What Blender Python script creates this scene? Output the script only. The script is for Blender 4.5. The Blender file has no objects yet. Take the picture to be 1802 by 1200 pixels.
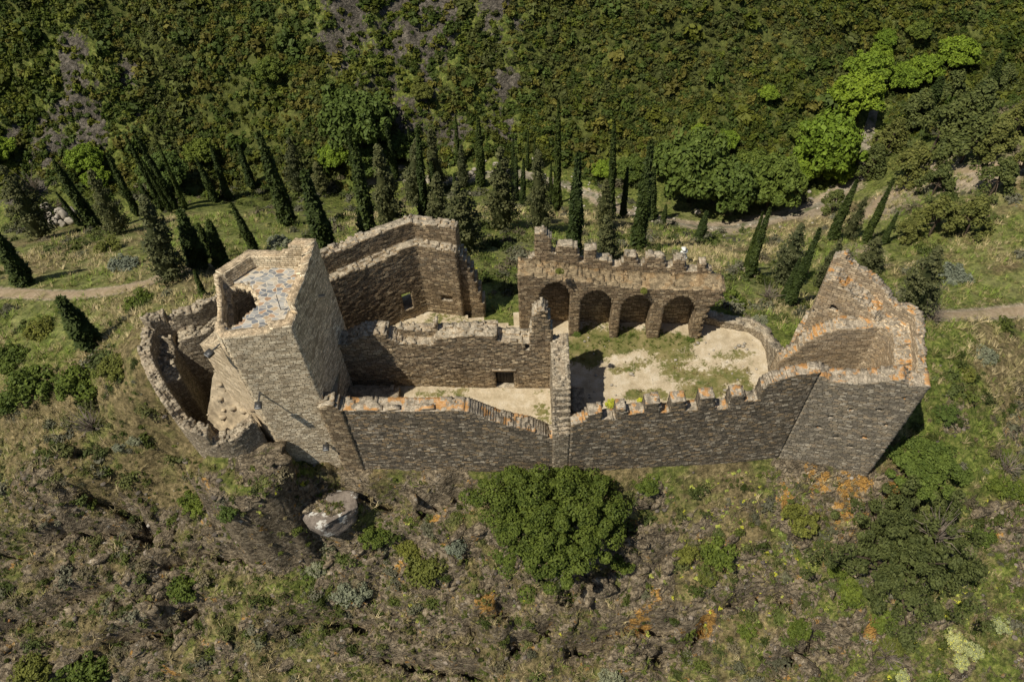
import bpy, math, random
import numpy as np
from mathutils import Vector
R_ = np.random.RandomState(7); random.seed(7)
D = bpy.data; SC = bpy.context.scene
# ---------------------------------------------------------------- camera
PW, PH, FL = 1802, 1200, 1400.0
VPX, VPY, CZ = 955., 1640., 46.
_o = np.array([VPX-901., VPY-600.]); PIT = math.atan(FL/np.hypot(*_o)); ROLL = math.atan2(_o[0], _o[1])
fw = np.array([0, math.cos(PIT), -math.sin(PIT)]); r0 = np.array([1., 0, 0]); u0 = np.cross(r0, fw)
rt = r0*math.cos(ROLL)-u0*math.sin(ROLL); up = r0*math.sin(ROLL)+u0*math.cos(ROLL)
CAM = np.array([0, 0, CZ])
cam = D.cameras.new('camera'); co = D.objects.new('camera', cam); SC.collection.objects.link(co)
from mathutils import Matrix
co.matrix_world = Matrix([[rt[0], up[0], -fw[0], 0], [rt[1], up[1], -fw[1], 0], [rt[2], up[2], -fw[2], CZ], [0, 0, 0, 1]])
cam.lens = FL/PW*36; cam.sensor_width = 36; cam.clip_end = 2000; cam.clip_start = 0.5
SC.camera = co
# ---------------------------------------------------------------- sky and sun
SUN = np.array([-.45, -.28, 1.0]); SUN /= np.linalg.norm(SUN)
w = D.worlds.new('World'); SC.world = w; w.use_nodes = True
nt = w.node_tree; sky = nt.nodes.new('ShaderNodeTexSky'); sky.sky_type = 'NISHITA'; sky.sun_disc = False
sky.sun_elevation = math.asin(SUN[2]); sky.sun_rotation = math.atan2(SUN[0], SUN[1])
nt.links.new(sky.outputs[0], nt.nodes['Background'].inputs[0]); nt.nodes['Background'].inputs[1].default_value = 0.055
sl = D.lights.new('sun', 'SUN'); sl.energy = 4.6; sl.angle = math.radians(.5); sl.color = (1, .915, .76)
so = D.objects.new('sun', sl); SC.collection.objects.link(so)
so.rotation_euler = Vector(tuple(-SUN)).to_track_quat('-Z', 'Y').to_euler()
SC.view_settings.view_transform = 'Standard'; SC.view_settings.look = 'None'; SC.view_settings.exposure = 0.12
SC.cycles.max_bounces = 4; SC.cycles.diffuse_bounces = 3; SC.cycles.transparent_max_bounces = 4

# ---------------------------------------------------------------- point helpers
def ray(u, v):
    d = fw*FL+rt*(u-901.)-up*(v-600.); return d/np.linalg.norm(d)
def at(u, v, z):
    d = ray(u, v); return CAM+d*((z-CZ)/d[2])
def proj(P):
    q = np.asarray(P, float)-CAM; z = q@fw
    return np.stack([901+FL*(q@rt)/z, 600-FL*(q@up)/z], -1)
def onplane(u, v, P0, P1):
    "where the line of sight meets the vertical plane through P0,P1: (distance along it, height)"
    P0 = np.array(P0, float); P1 = np.array(P1, float); e = (P1-P0)/np.linalg.norm(P1-P0); n = np.array([-e[1], e[0]])
    d = ray(u, v); t = ((P0-CAM[:2])@n)/(d[:2]@n); q = CAM+d*t
    return float((q[:2]-P0)@e), float(q[2])
# ---------------------------------------------------------------- noise
def h2(ix, iy, s=0):
    n = (ix.astype(np.int64)*374761393+iy.astype(np.int64)*668265263+s*1442695041) & 0xffffffff
    n = ((n ^ (n >> 13))*1274126177) & 0xffffffff
    n = ((n ^ (n >> 16))*2246822519) & 0xffffffff
    return ((n ^ (n >> 15)) & 0xffffff)/float(0xffffff)
def vn(x, y, s=0):
    x = np.asarray(x, float); y = np.asarray(y, float)
    ix = np.floor(x); iy = np.floor(y); fx = x-ix; fy = y-iy; fx = fx*fx*(3-2*fx); fy = fy*fy*(3-2*fy)
    a = h2(ix, iy, s); b = h2(ix+1, iy, s); c = h2(ix, iy+1, s); d = h2(ix+1, iy+1, s)
    return (a*(1-fx)+b*fx)*(1-fy)+(c*(1-fx)+d*fx)*fy
def fbm(x, y, o=4, s=0):
    r = 0; a = .5; t = 0
    for i in range(o):
        r = r+a*vn(x*2**i, y*2**i, s+i*17); t += a; a *= .5
    return r/t
def ridged(x, y, o=4, s=0):
    r = 0; a = .5; t = 0
    for i in range(o):
        r = r+a*(1-np.abs(2*vn(x*2**i, y*2**i, s+i*13)-1)); t += a; a *= .5
    return r/t
# ---------------------------------------------------------------- mesh helpers
def mk(name, V, F, mat=None, parent=None, uv=None, col=None, smooth=False, loc=None):
    V = np.asarray(V, np.float32); F = np.asarray(F, np.int32); k = F.shape[1]
    me = D.meshes.new(name); me.vertices.add(len(V)); me.vertices.foreach_set('co', V.ravel())
    me.loops.add(F.size); me.loops.foreach_set('vertex_index', F.ravel())
    me.polygons.add(len(F)); me.polygons.foreach_set('loop_start', np.arange(0, F.size, k, dtype=np.int32))
    me.polygons.foreach_set('loop_total', np.full(len(F), k, np.int32))
    if smooth: me.polygons.foreach_set('use_smooth', np.ones(len(F), bool))
    me.update(calc_edges=True)
    if uv is not None:
        l = me.uv_layers.new(name='UVMap'); l.data.foreach_set('uv', np.asarray(uv, np.float32).ravel())
    if col is not None:
        a = me.attributes.new('tint', 'FLOAT_COLOR', 'POINT'); c = np.ones((len(V), 4), np.float32); c[:, :np.shape(col)[-1]] = col
        a.data.foreach_set('color', c.ravel())
    if mat: me.materials.append(mat)
    o = D.objects.new(name, me); SC.collection.objects.link(o)
    if parent: o.parent = parent
    if loc is not None: o.location = loc
    return o
def tag(o, label=None, cat=None, group=None, kind=None):
    if label: o['label'] = label
    if cat: o['category'] = cat
    if group: o['group'] = group
    if kind: o['kind'] = kind
    return o
def empty(name, loc, label, cat, group=None):
    o = D.objects.new(name, None); SC.collection.objects.link(o); o.location = tuple(float(a) for a in loc); return tag(o, label, cat, group)
def quads_cloud(P, size, flat=0.0, up_=None, aspect=.62):
    "rhombus leaves: one at each point"
    n = len(P); a = R_.randn(n, 3); 
    if up_ is not None: a = a*(1-flat)+up_*flat*1.6
    a /= np.linalg.norm(a, axis=1)[:, None]+1e-9
    b = np.cross(a, R_.randn(n, 3)); b /= np.linalg.norm(b, axis=1)[:, None]+1e-9; c = np.cross(a, b)
    s = (np.asarray(size)*(.7+.6*R_.rand(n)))[:, None] if np.ndim(size) == 0 or len(np.atleast_1d(size)) == n else size
    V = np.stack([P-b*s, P-c*s*aspect, P+b*s, P+c*s*aspect], 1).reshape(-1, 3)
    return V, np.arange(4*n).reshape(-1, 4)
def tube(pts, rad, n=6):
    pts = np.asarray(pts, float); V = []; F = []
    for i, p in enumerate(pts):
        d = pts[min(i+1, len(pts)-1)]-pts[max(i-1, 0)]; d /= np.linalg.norm(d)+1e-9
        a = np.cross(d, [0.3, .9, .1]); a /= np.linalg.norm(a)+1e-9; b = np.cross(d, a)
        for k in range(n):
            t = 2*math.pi*k/n; V.append(p+(a*math.cos(t)+b*math.sin(t))*rad[i])
    for i in range(len(pts)-1):
        for k in range(n): F.append((i*n+k, i*n+(k+1) % n, (i+1)*n+(k+1) % n, (i+1)*n+k))
    return np.array(V), np.array(F)
def merge(L):
    V = []; F = []; o = 0
    for v, f in L: V.append(v); F.append(np.asarray(f)+o); o += len(v)
    return np.concatenate(V), np.concatenate(F)
def box(c, s):
    c = np.array(c, float); s = np.array(s, float)/2
    V = np.array([c+s*np.array(k) for k in ((-1,-1,-1),(1,-1,-1),(1,1,-1),(-1,1,-1),(-1,-1,1),(1,-1,1),(1,1,1),(-1,1,1))])
    return V, np.array([(0,3,2,1),(4,5,6,7),(0,1,5,4),(1,2,6,5),(2,3,7,6),(3,0,4,7)])
# ---------------------------------------------------------------- materials
class N:
    def __init__(s, name):
        s.m = D.materials.new(name); s.m.use_nodes = True; s.t = s.m.node_tree; s.b = s.t.nodes['Principled BSDF']
        s.b.inputs['Specular IOR Level'].default_value = .2; s.b.inputs['Roughness'].default_value = .9
    def n(s, ty, **k):
        o = s.t.nodes.new(ty)
        for a, b in k.items():
            if a.startswith('i_'):
                key = a[2:]; key = int(key) if key.isdigit() else key
                if isinstance(b, tuple) and len(b) == 2 and hasattr(b[0], 'outputs'): s.t.links.new(b[0].outputs[b[1]], o.inputs[key])
                elif hasattr(b, 'outputs'): s.t.links.new(b.outputs[0], o.inputs[key])
                else: o.inputs[key].default_value = b
            else: setattr(o, a, b)
        return o
    def mix(s, f, a, b, mode='MIX'):
        o = s.t.nodes.new('ShaderNodeMix'); o.data_type = 'RGBA'; o.blend_type = mode
        for i, x in ((0, f), (6, a), (7, b)): s.put(x, o.inputs[i], i > 0)
        return (o, 2)
    def put(s, x, sock, col=False):
        if isinstance(x, tuple) and len(x) == 2 and hasattr(x[0], 'outputs'): s.t.links.new(x[0].outputs[x[1]], sock)
        elif hasattr(x, 'outputs'): s.t.links.new(x.outputs[0], sock)
        elif col: sock.default_value = (*x, 1)
        else: sock.default_value = x
    def math(s, op, a, b=0.0, clamp=False):
        o = s.t.nodes.new('ShaderNodeMath'); o.operation = op; o.use_clamp = clamp; s.put(a, o.inputs[0]); s.put(b, o.inputs[1]); return o
    def ramp(s, f, stops, interp='LINEAR'):
        o = s.t.nodes.new('ShaderNodeValToRGB'); o.color_ramp.interpolation = interp; e = o.color_ramp.elements
        while len(e) < len(stops): e.new(.5)
        for q, (p, c) in zip(e, stops):
            q.position = p; q.color = (*c, 1) if isinstance(c, tuple) else (c, c, c, 1)
        s.put(f, o.inputs[0]); return o
    def noise(s, vec, sc, det=4, rough=.6):
        o = s.n('ShaderNodeTexNoise'); o.inputs['Scale'].default_value = sc; o.inputs['Detail'].default_value = det; o.inputs['Roughness'].default_value = rough
        if vec is not None: s.put(vec, o.inputs['Vector'])
        return o
    def step(s, f, lo, hi):
        o = s.n('ShaderNodeMapRange'); s.put(f, o.inputs[0]); o.inputs[1].default_value = lo; o.inputs[2].default_value = hi; return o
    def bump(s, h, st, dist=.05):
        o = s.n('ShaderNodeBump'); o.inputs['Strength'].default_value = st; o.inputs['Distance'].default_value = dist; s.put(h, o.inputs['Height'])
        s.t.links.new(o.outputs[0], s.b.inputs['Normal'])
    def out(s, c): s.put(c, s.b.inputs['Base Color'], True); return s.m

def warm(c, k=1.0): return (min(1, c[0]*1.07*k), min(1, c[1]*1.03*k), c[2]*.93*k)
def masonry(name, stones, mortar, topc, lichen=.35, toplich=.5, su=3.0, sv=7, bump=.5, patch=(.2, .16, .1), patchamt=.35):
    stones = [warm((.8*c[0]+.2*c[1], c[1], .8*c[2]+.2*c[1]), 1.12) for c in stones]; mortar = warm(mortar); patch = warm(patch)
    m = N(name); uv = m.n('ShaderNodeTexCoord'); uvo = (uv, 2); ob = (uv, 3)
    geo = m.n('ShaderNodeNewGeometry'); P = (geo, 0)
    nz = m.noise(uvo, 1.3, 3); off = m.n('ShaderNodeVectorMath', operation='SCALE', i_0=(nz, 1)); off.inputs['Scale'].default_value = .06
    ad = m.n('ShaderNodeVectorMath', operation='ADD', i_0=uvo, i_1=off)
    nzf = m.noise(uvo, 6, 2); of2 = m.n('ShaderNodeVectorMath', operation='SCALE', i_0=(nzf, 1)); of2.inputs['Scale'].default_value = .045
    ad = m.n('ShaderNodeVectorMath', operation='ADD', i_0=ad, i_1=of2)
    br = m.n('ShaderNodeTexBrick', i_Vector=ad); br.inputs['Scale'].default_value = 1; br.inputs['Brick Width'].default_value = 1.1/su; br.inputs['Row Height'].default_value = 1.0/sv
    br.inputs['Mortar Size'].default_value = .022; br.inputs['Mortar Smooth'].default_value = .6; br.inputs['Color1'].default_value = (0, 0, 0, 1); br.inputs['Color2'].default_value = (1, 1, 1, 1); br.offset = .43; br.squash = .7; br.squash_frequency = 3
    sp = m.n('ShaderNodeSeparateColor', i_0=(br, 0)); mor = (br, 1)
    k = len(stones); st = m.ramp((sp, 0), [((i+.1)/k, c) for i, c in enumerate(stones)], 'CONSTANT')
    st2 = m.mix(.35, st, m.ramp(m.noise(uvo, 2.2, 4), [(.3, (.35, .34, .33)), (.7, (1.7, 1.65, 1.55))]), 'MULTIPLY')
    big = m.noise(P, .35, 4); c = m.mix(m.math('MULTIPLY', m.step(big, .42, .68), patchamt), st2, patch)
    streak = m.n('ShaderNodeMapping', i_0=uvo); streak.inputs['Scale'].default_value = (.9, .22, 1)
    sn = m.noise(streak, 1.6, 4); c = m.mix(m.math('MULTIPLY', m.step(sn, .5, .75), .35), c, tuple(x*.35 for x in stones[0]))
    c = m.mix(m.math('MULTIPLY', mor, .85), c, mortar)
    fine = m.noise(P, 9, 3); c = m.mix(.5, c, m.ramp(fine, [(.25, .45), (.75, 1.5)]), 'MULTIPLY')
    wh = m.noise(P, 5.5, 2); c = m.mix(m.math('MULTIPLY', m.step(wh, .70, .76), .6), c, (.42, .40, .36))
    # tops of the walls: pale weathered stone with orange lichen
    nzs = m.n('ShaderNodeSeparateXYZ', i_0=(geo, 3)); tn = m.noise(P, 3.2, 4)
    upm = m.step((nzs, 2), .45, .8)
    tc = m.mix(m.step(tn, .38, .62), topc, tuple(x*.40 for x in topc)); tc = m.mix(m.step(m.noise(P, 12, 2), .5, .65), tc, tuple(x*.35 for x in topc)); t2 = m.noise(P, 1.1, 4)
    tc = m.mix(m.math('MULTIPLY', m.step(t2, .52, .57), toplich), tc, (.55, .235, .025))
    c = m.mix(upm, c, tc)
    l2 = m.noise(P, 1.9, 3); c = m.mix(m.math('MULTIPLY', m.step(l2, .66, .72), lichen), c, (.46, .19, .03))
    h = m.math('ADD', m.math('MULTIPLY', m.math('SUBTRACT', 1.0, mor), .6), m.math('MULTIPLY', (sp, 2), .5))
    h = m.math('ADD', h, m.math('MULTIPLY', fine, .6)); m.bump(h, bump, .09)
    return m.out(c)
M = {}
M['dark'] = masonry('dark_slate_masonry', [(.13,.115,.10),(.26,.215,.165),(.17,.15,.125),(.36,.26,.15),(.13,.11,.085),(.28,.235,.185),(.46,.41,.34)], (.045,.037,.03), (.50,.43,.33), .15, .55, 2.5, 5.6, patch=(.15,.13,.10))
M['brown'] = masonry('brown_slate_masonry', [(.17,.13,.085),(.30,.225,.145),(.38,.29,.18),(.24,.18,.12),(.46,.37,.25),(.21,.175,.13)], (.055,.04,.026), (.52,.45,.34), .08, .06, 2.5, 5.6, patch=(.20,.14,.08))
M['tan'] = masonry('tan_tower_masonry', [(.64,.55,.41),(.80,.70,.54),(.52,.44,.32),(.86,.77,.61),(.66,.57,.43),(.38,.31,.22)], (.15,.11,.065), (.66,.53,.36), .0, .06, 2.5, 5.6, .6, patch=(.40,.33,.24))
M['seam'] = masonry('grey_slate_masonry', [(.19,.17,.145),(.30,.26,.20),(.23,.21,.185),(.36,.29,.21),(.20,.18,.155),(.34,.30,.245),(.46,.42,.36)], (.08,.068,.052), (.50,.43,.33), .15, .55, 2.5, 5.6, patch=(.22,.20,.17))
M['grey'] = masonry('rubble_masonry', [(.24,.205,.16),(.36,.31,.24),(.19,.16,.13),(.44,.39,.32),(.30,.25,.18)], (.09,.07,.05), (.50,.43,.32), .05, .05, 3.8, 5.6, .6, patch=(.3,.26,.2))
M['lich'] = masonry('lichen_masonry', [(.36,.29,.21),(.46,.37,.26),(.29,.24,.18),(.54,.45,.33),(.40,.30,.19)], (.12,.09,.06), (.50,.43,.33), .25, .62, 2.5, 5.6, .5, patch=(.36,.26,.16))
M['arcade'] = masonry('arcade_masonry', [(.17,.13,.085),(.30,.225,.145),(.38,.29,.18),(.24,.18,.12),(.46,.37,.25),(.21,.175,.13)], (.07,.05,.033), (.37,.29,.18), .10, .10, 2.5, 5.6, patch=(.20,.14,.08))
M['lime'] = masonry('limewashed_masonry', [(.52,.43,.31),(.60,.50,.37),(.42,.34,.24),(.64,.54,.41)], (.34,.27,.18), (.68,.56,.39), .0, .03, 1.6, 3.6, .6, patch=(.62,.52,.38), patchamt=.6)

def simple(name, col, rough=.8, metal=0, var=.25, sc=4, bump=.2):
    m = N(name); g = m.n('ShaderNodeNewGeometry'); n = m.noise((g, 0), sc, 4)
    c = m.mix(m.step(n, .3, .7), tuple(x*(1-var) for x in col), tuple(min(1, x*(1+var)) for x in col))
    m.b.inputs['Roughness'].default_value = rough; m.b.inputs['Metallic'].default_value = metal; m.bump(n, bump, .03); return m.out(c)
M['metal'] = simple('dark_galvanised_metal', (.10, .10, .10), .5, .6)
M['glass'] = simple('lamp_glass', (.30, .31, .32), .15)
M['wood'] = simple('weathered_door_wood', (.05, .042, .035), .8)
M['bark'] = simple('bark', (.10, .075, .055), .95, 0, .4, 6, .8)
M['deadwood'] = simple('bleached_twigs', (.26, .22, .18), .95, 0, .3, 6)

def foliage(name, a, b, sc=1.2, tint=False, c=None):
    m = N(name); g = m.n('ShaderNodeNewGeometry'); oi = m.n('ShaderNodeObjectInfo')
    n = m.noise((g, 0), sc, 3); isl = (g, 8)
    f = m.math('ADD', m.math('MULTIPLY', m.step(n, .35, .65), .55), m.math('MULTIPLY', isl, .5), True)
    if tint:
        at_ = m.n('ShaderNodeAttribute', attribute_name='tint'); col = m.mix(1, (at_, 0), m.ramp(f, [(0, .7), (1, 1.2)]), 'MULTIPLY')
    else: col = m.mix(f, a, b)
    if c: col = m.mix(m.step(isl, .90, .93), col, c)
    col = m.mix(1, col, m.ramp((oi, 5), [(0, (.82, .85, .9)), (1, (1.18, 1.12, 1.0))]), 'MULTIPLY')
    m.b.inputs['Roughness'].default_value = .65; m.b.inputs['Specular IOR Level'].default_value = .15
    return m.out(col)
M['cyp'] = foliage('cypress_foliage', (.015,.026,.006), (.055,.078,.018))
M['grcyp'] = foliage('grey_cypress_foliage', (.030,.040,.016), (.115,.120,.050))
M['pine'] = foliage('pine_foliage', (.034,.050,.014), (.115,.135,.040))
M['pine2'] = foliage('yellowish_pine_foliage', (.045,.058,.014), (.145,.155,.042))
M['oak'] = foliage('evergreen_oak_foliage', (.034,.056,.010), (.135,.175,.030))
M['holm'] = foliage('holm_oak_foliage', (.026,.045,.008), (.115,.150,.026))
M['bright'] = foliage('fresh_green_foliage', (.062,.105,.010), (.19,.27,.028))
M['mid'] = foliage('soft_green_foliage', (.042,.068,.014), (.120,.165,.034))
M['juniper'] = foliage('juniper_foliage', (.028,.040,.012), (.110,.130,.042))
M['sage'] = foliage('grey_green_foliage', (.10,.115,.075), (.24,.26,.18))
M['olive'] = foliage('olive_shrub_foliage', (.055,.065,.014), (.17,.185,.040))
M['euph'] = foliage('spurge_foliage', (.20,.22,.10), (.40,.44,.22), c=(.6,.6,.1))
M['yell'] = foliage('yellow_flowering_foliage', (.22,.26,.04), (.55,.56,.06))
M['tinted'] = foliage('mixed_scrub_foliage', None, None, .8, tint=True)
M['grass'] = foliage('tinted_grass', None, None, 1.0, tint=True)
# ---------------------------------------------------------------- terrain: heights surveyed at points, smooth spline between
CP = []
def cp(u, v, z): p = at(u, v, z); CP.append((p[0], p[1], z))
for c in [(300,800,-5.5),(440,905,-7.5),(480,860,-6.5),(560,900,-9),(700,885,-7.0),(850,830,-4.8),(1003,822,-4.6),(1200,825,-5.4),(1370,820,-5.8),(1532,845,-6.2),
          (1500,950,-9.5),(1200,950,-9.5),(1000,1000,-11),(700,1000,-11),(400,1000,-11),(150,1000,-10.5),(0,1200,-15.5),(450,1200,-16),(901,1200,-16),(1350,1200,-16),(1802,1200,-15),
          (1802,1000,-11),(1650,900,-8.5),(0,1000,-10.5),(1700,750,-5),(1802,800,-7),(1660,640,-2.5),(1720,600,-3.5),(1802,650,-6),(1720,555,-5),(1802,545,-6.5),
          (235,600,1.5),(250,690,.5),(200,620,0),(150,700,-2.5),(60,690,-3.5),(120,850,-6.5),(0,850,-7),(0,700,-5),(60,515,-6),(200,510,-4.5),(280,500,-3.2),(150,600,-3),(0,600,-5),
          (150,470,-8.5),(0,470,-9.5),(60,430,-13),(300,440,-8.5),(100,385,-20),(300,385,-16),(200,400,-18),(400,352,-19),(510,396,-12.5),(450,430,-9.5),(620,433,-5.5),(700,420,-6),
          (870,500,-2.2),(850,460,-4),(870,420,-8),(980,440,-6.5),(1120,440,-9),(1210,455,-6.5),(1310,560,-2.2),(1400,540,-3.5),(1300,500,-5),(1380,480,-9),(1450,430,-13),
          (980,378,-15.5),(1096,382,-17),(1250,405,-19.5),(1050,345,-21.5),(1010,330,-22),(700,320,-21),(850,328,-20),(600,335,-20.5),(760,370,-15),(1410,375,-20.5),(1500,320,-21.5),(1530,240,-21),
          (1530,430,-12),(1600,520,-7),(1600,440,-11),(1560,350,-17),(1680,430,-9.5),(1802,420,-8),(1700,320,-11.5),(1802,290,-9),(1802,200,-9),(1640,200,-17.5),(1600,130,-19.5),(1700,80,-18),
          (1802,20,-15.5),(0,330,-20.5),(200,320,-20.5),(400,300,-20.5),(0,200,-16),(0,100,-11.5),(0,0,-6),(300,200,-15.5),(300,100,-11),(300,0,-6.5),(600,200,-15),(600,100,-11),(600,0,-6),
          (900,260,-18.5),(900,150,-14),(900,0,-6.5),(1200,260,-19),(1200,150,-15),(1200,0,-8),(1450,200,-18.5),(1450,100,-15),(1450,0,-10.5),(1650,20,-14),(1750,-40,-12),
          (620,824,-4.4),(700,820,-4.3),(790,818,-4.3),(660,850,-5.6),(540,820,-5.6)]: cp(*c)
for x in (-190,-120,-60,0,60,120,190):
    CP += [(x, 135, 14+.02*x), (x, 190, 42), (x, 260, 75), (x, -15, -36), (x, -45, -52)]
CP += [(-70,20,-16),(-110,25,-30),(-190,30,-45),(70,20,-14),(110,25,-26),(190,30,-45),(-80,70,-20),(-140,75,-24),(-190,95,-10),(80,70,-14),(130,75,-18),(190,95,-8),
       (-23,33,1.5),(-20,32,1.5),(-15,30,0),(0,34,-.8),(10,30,-1.2),(20,29,-1),(-8,34,-.8),(22,30,-1),(14,36,-1.3),(-20,41,-1.5),(-8,40,-1.6),(2,38.5,-1.6)]
CP = np.array(CP)
def phi(r2): return np.where(r2 > 1e-9, .5*r2*np.log(r2+1e-12), 0)
def tps_fit(C, lam=1.5):
    X = C[:, :2]/50.; n = len(C); r2 = ((X[:, None]-X[None])**2).sum(-1)
    A = np.zeros((n+3, n+3)); A[:n, :n] = phi(r2)+np.eye(n)*lam*1e-4; A[:n, n] = 1; A[:n, n+1:] = X; A[n:, :n] = A[:n, n:].T
    return X, np.linalg.solve(A, np.r_[C[:, 2], 0, 0, 0])
TX, TW = tps_fit(CP)
def tps(x, y):
    x = np.asarray(x, float)/50; y = np.asarray(y, float)/50; sh = x.shape; x = x.ravel(); y = y.ravel(); n = len(TX)
    out = TW[n]+TW[n+1]*x+TW[n+2]*y
    for i in range(n): out += TW[i]*phi((x-TX[i, 0])**2+(y-TX[i, 1])**2)
    return out.reshape(sh)
def inpoly(x, y, P):
    r = np.zeros(np.shape(x), bool); n = len(P)
    for i in range(n):
        x1, y1 = P[i]; x2, y2 = P[(i+1) % n]
        if y1 == y2: continue
        c = ((y1 > y) != (y2 > y)) & (x < (x2-x1)*(y-y1)/(y2-y1)+x1); r ^= c
    return r
LEFT = [(-12.6,27.3),(3.0,26.5),(3.0,30.6),(-12.6,31.8)]
HALL = [(-14.0,31.6),(3.0,30.4),(.6,36),(-3.6,37.3),(-6,37.9),(-9.4,36.6),(-14,35.2)]
RIGHT = [(3.0,26.4),(18.6,26.9),(24.6,25.5),(24.4,29.0),(20,32.5),(18.2,34.6),(14,34.8),(13.2,36.4),(.9,37.2),(.6,35),(2.9,31)]
BAST = [(-16.2,27.6),(-18.1,26.3),(-20.3,26.5),(-22.0,28.0),(-23.4,30),(-24.4,32.2),(-24.9,34.2),(-24,35.6),(-21,37.4),(-17,36),(-15,33)]
def segd(x, y, pts):
    d = np.full(np.shape(x), 1e9)
    for (x1, y1), (x2, y2) in zip(pts[:-1], pts[1:]):
        dx, dy = x2-x1, y2-y1; t = np.clip(((x-x1)*dx+(y-y1)*dy)/(dx*dx+dy*dy+1e-9), 0, 1)
        d = np.minimum(d, np.hypot(x-x1-t*dx, y-y1-t*dy))
    return d
def ground0(u, v):
    d = ray(u, v); t = np.linspace(25, 260, 900); P = CAM+d*t[:, None]; h = P[:, 2]-tps(P[:, 0], P[:, 1])
    i = np.argmax(h < 0) if (h < 0).any() else len(t)-1; a = h[i-1]/(h[i-1]-h[i]+1e-9) if i else 0
    return P[i-1]*(1-a)+P[i]*a
def line(*px): return [tuple(ground0(u, v)[:2]) for u, v in px]
PATH1 = line((-60,512),(0,515),(60,518),(130,519),(200,511),(260,499),(300,480),(350,470),(480,462),(575,441),(640,428),(705,419),(730,412))
PATH2 = line((1640,556),(1700,553),(1760,550),(1802,546),(1880,540))
RIVER = line((640,322),(700,312),(800,318),(900,305),(1000,325),(1050,345),(1090,372),(1150,385),(1230,400),(1300,398),(1360,384),(1415,372),(1470,345),(1500,318),(1520,275),(1530,225),(1540,190))
PATH3 = line((1500,395),(1560,345),(1620,318),(1700,300),(1802,292),(1880,285))
xs = np.unique(np.r_[np.linspace(-200,-90,24), np.linspace(-90,-36,110), np.arange(-36,36,.24), np.linspace(36,90,110), np.linspace(90,200,24)])
ys = np.unique(np.r_[np.linspace(-45,8,30), np.arange(8,33,.24), np.arange(33,56,.4), np.arange(56,116,.55), np.linspace(116,260,50)])
GX, GY = np.meshgrid(xs, ys); GZ = tps(GX, GY)
dc = np.minimum.reduce([np.where(inpoly(GX, GY, P), 0., segd(GX, GY, P+[P[0]])) for P in (LEFT, HALL, RIGHT, BAST)])
dpath = np.minimum.reduce([segd(GX, GY, p) for p in (PATH1, PATH2, PATH3)]); driv = segd(GX, GY, RIVER)
def blobs(L, x, y):
    r = np.zeros(np.shape(x))
    for u, v, rad in L:
        p = ground0(u, v); r = np.maximum(r, 1-np.hypot(x-p[0], y-p[1])/rad)
    return np.clip(r, 0, 1)
ROCKY = [(640,60,9),(700,120,7),(740,20,8),(880,30,5),(650,170,6),(720,160,6),(860,190,5),(880,140,4),(880,220,4),(90,240,8),(170,205,7),(220,150,5),(40,250,6),(130,120,4),(60,350,5),(800,230,4),(620,110,4),(1290,420,2)]
rk_far = np.clip(blobs(ROCKY, GX, GY)*1.6, 0, 1)
fg = np.clip((27.5-GY)/4, 0, 1)*np.clip((60-np.abs(GX))/20, 0, 1)
# the foreground crag: strata run from lower left to upper right, broken into ledges
a_ = .5; sx = GX*math.cos(a_)+GY*math.sin(a_); sy = -GX*math.sin(a_)+GY*math.cos(a_)
wx = fbm(GX*.12, GY*.12, 3, 5)*6; wy = fbm(GX*.12, GY*.12, 3, 9)*6
rid = ridged(sx*.16+wx*.3, sy*.42+wy*.3, 5, 3); rid2 = ridged(sx*.9+wx, sy*1.6+wy, 3, 31)
rockm = np.clip((fbm(GX*.11+3, GY*.14, 4, 21)-.47)*6+.25*np.clip((8-GX)/20, -1, 1)-.6*np.clip((GX-9)/6, 0, 1), 0, 1)*fg
FGR = [(1400,850,3),(1500,870,2.5),(1570,880,1.5),(120,860,4),(60,900,4),(860,1080,2),(1100,1110,3),(1000,1100,3),(300,960,3),(240,1080,4),(600,1080,3),(1050,1090,3),(1500,1110,1.6),(650,1040,2),(700,900,3),(600,870,3),(480,880,2.5),(1680,720,2),(1780,740,3)]
rockm = np.maximum(rockm, np.clip(blobs(FGR, GX, GY)*1.8, 0, 1)*np.clip((31-GY)/3, 0, 1))
wallq = np.clip((dc-.8)/2.5, 0, 1)
st = rid*1.5; stq = np.floor(st*6)/6+np.clip((st*6-np.floor(st*6))*3-2, 0, 1)/6
hgt = rockm*wallq*((stq-.75)*3.0+(rid2-.5)*1.1)*fg
hgt += wallq*((fbm(GX*.5, GY*.5, 4, 2)-.5)*1.2+fg*(fbm(GX*.9+wx, GY*.9, 4, 6)-.5)*1.6)*np.clip((34-GY)/6+.35, .35, 1)
far = np.clip((GY-68)/6, 0, 1)*np.clip((driv-1.5)/3, 0, 1); hgt += far*((fbm(GX*.09, GY*.11, 4, 55)-.5)*7+(rid-.6)*2.5*(.3+rk_far))
flat = np.clip((dpath-.7)/1.2, 0, 1); hgt *= .15+.85*flat
GZ = GZ+hgt
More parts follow.
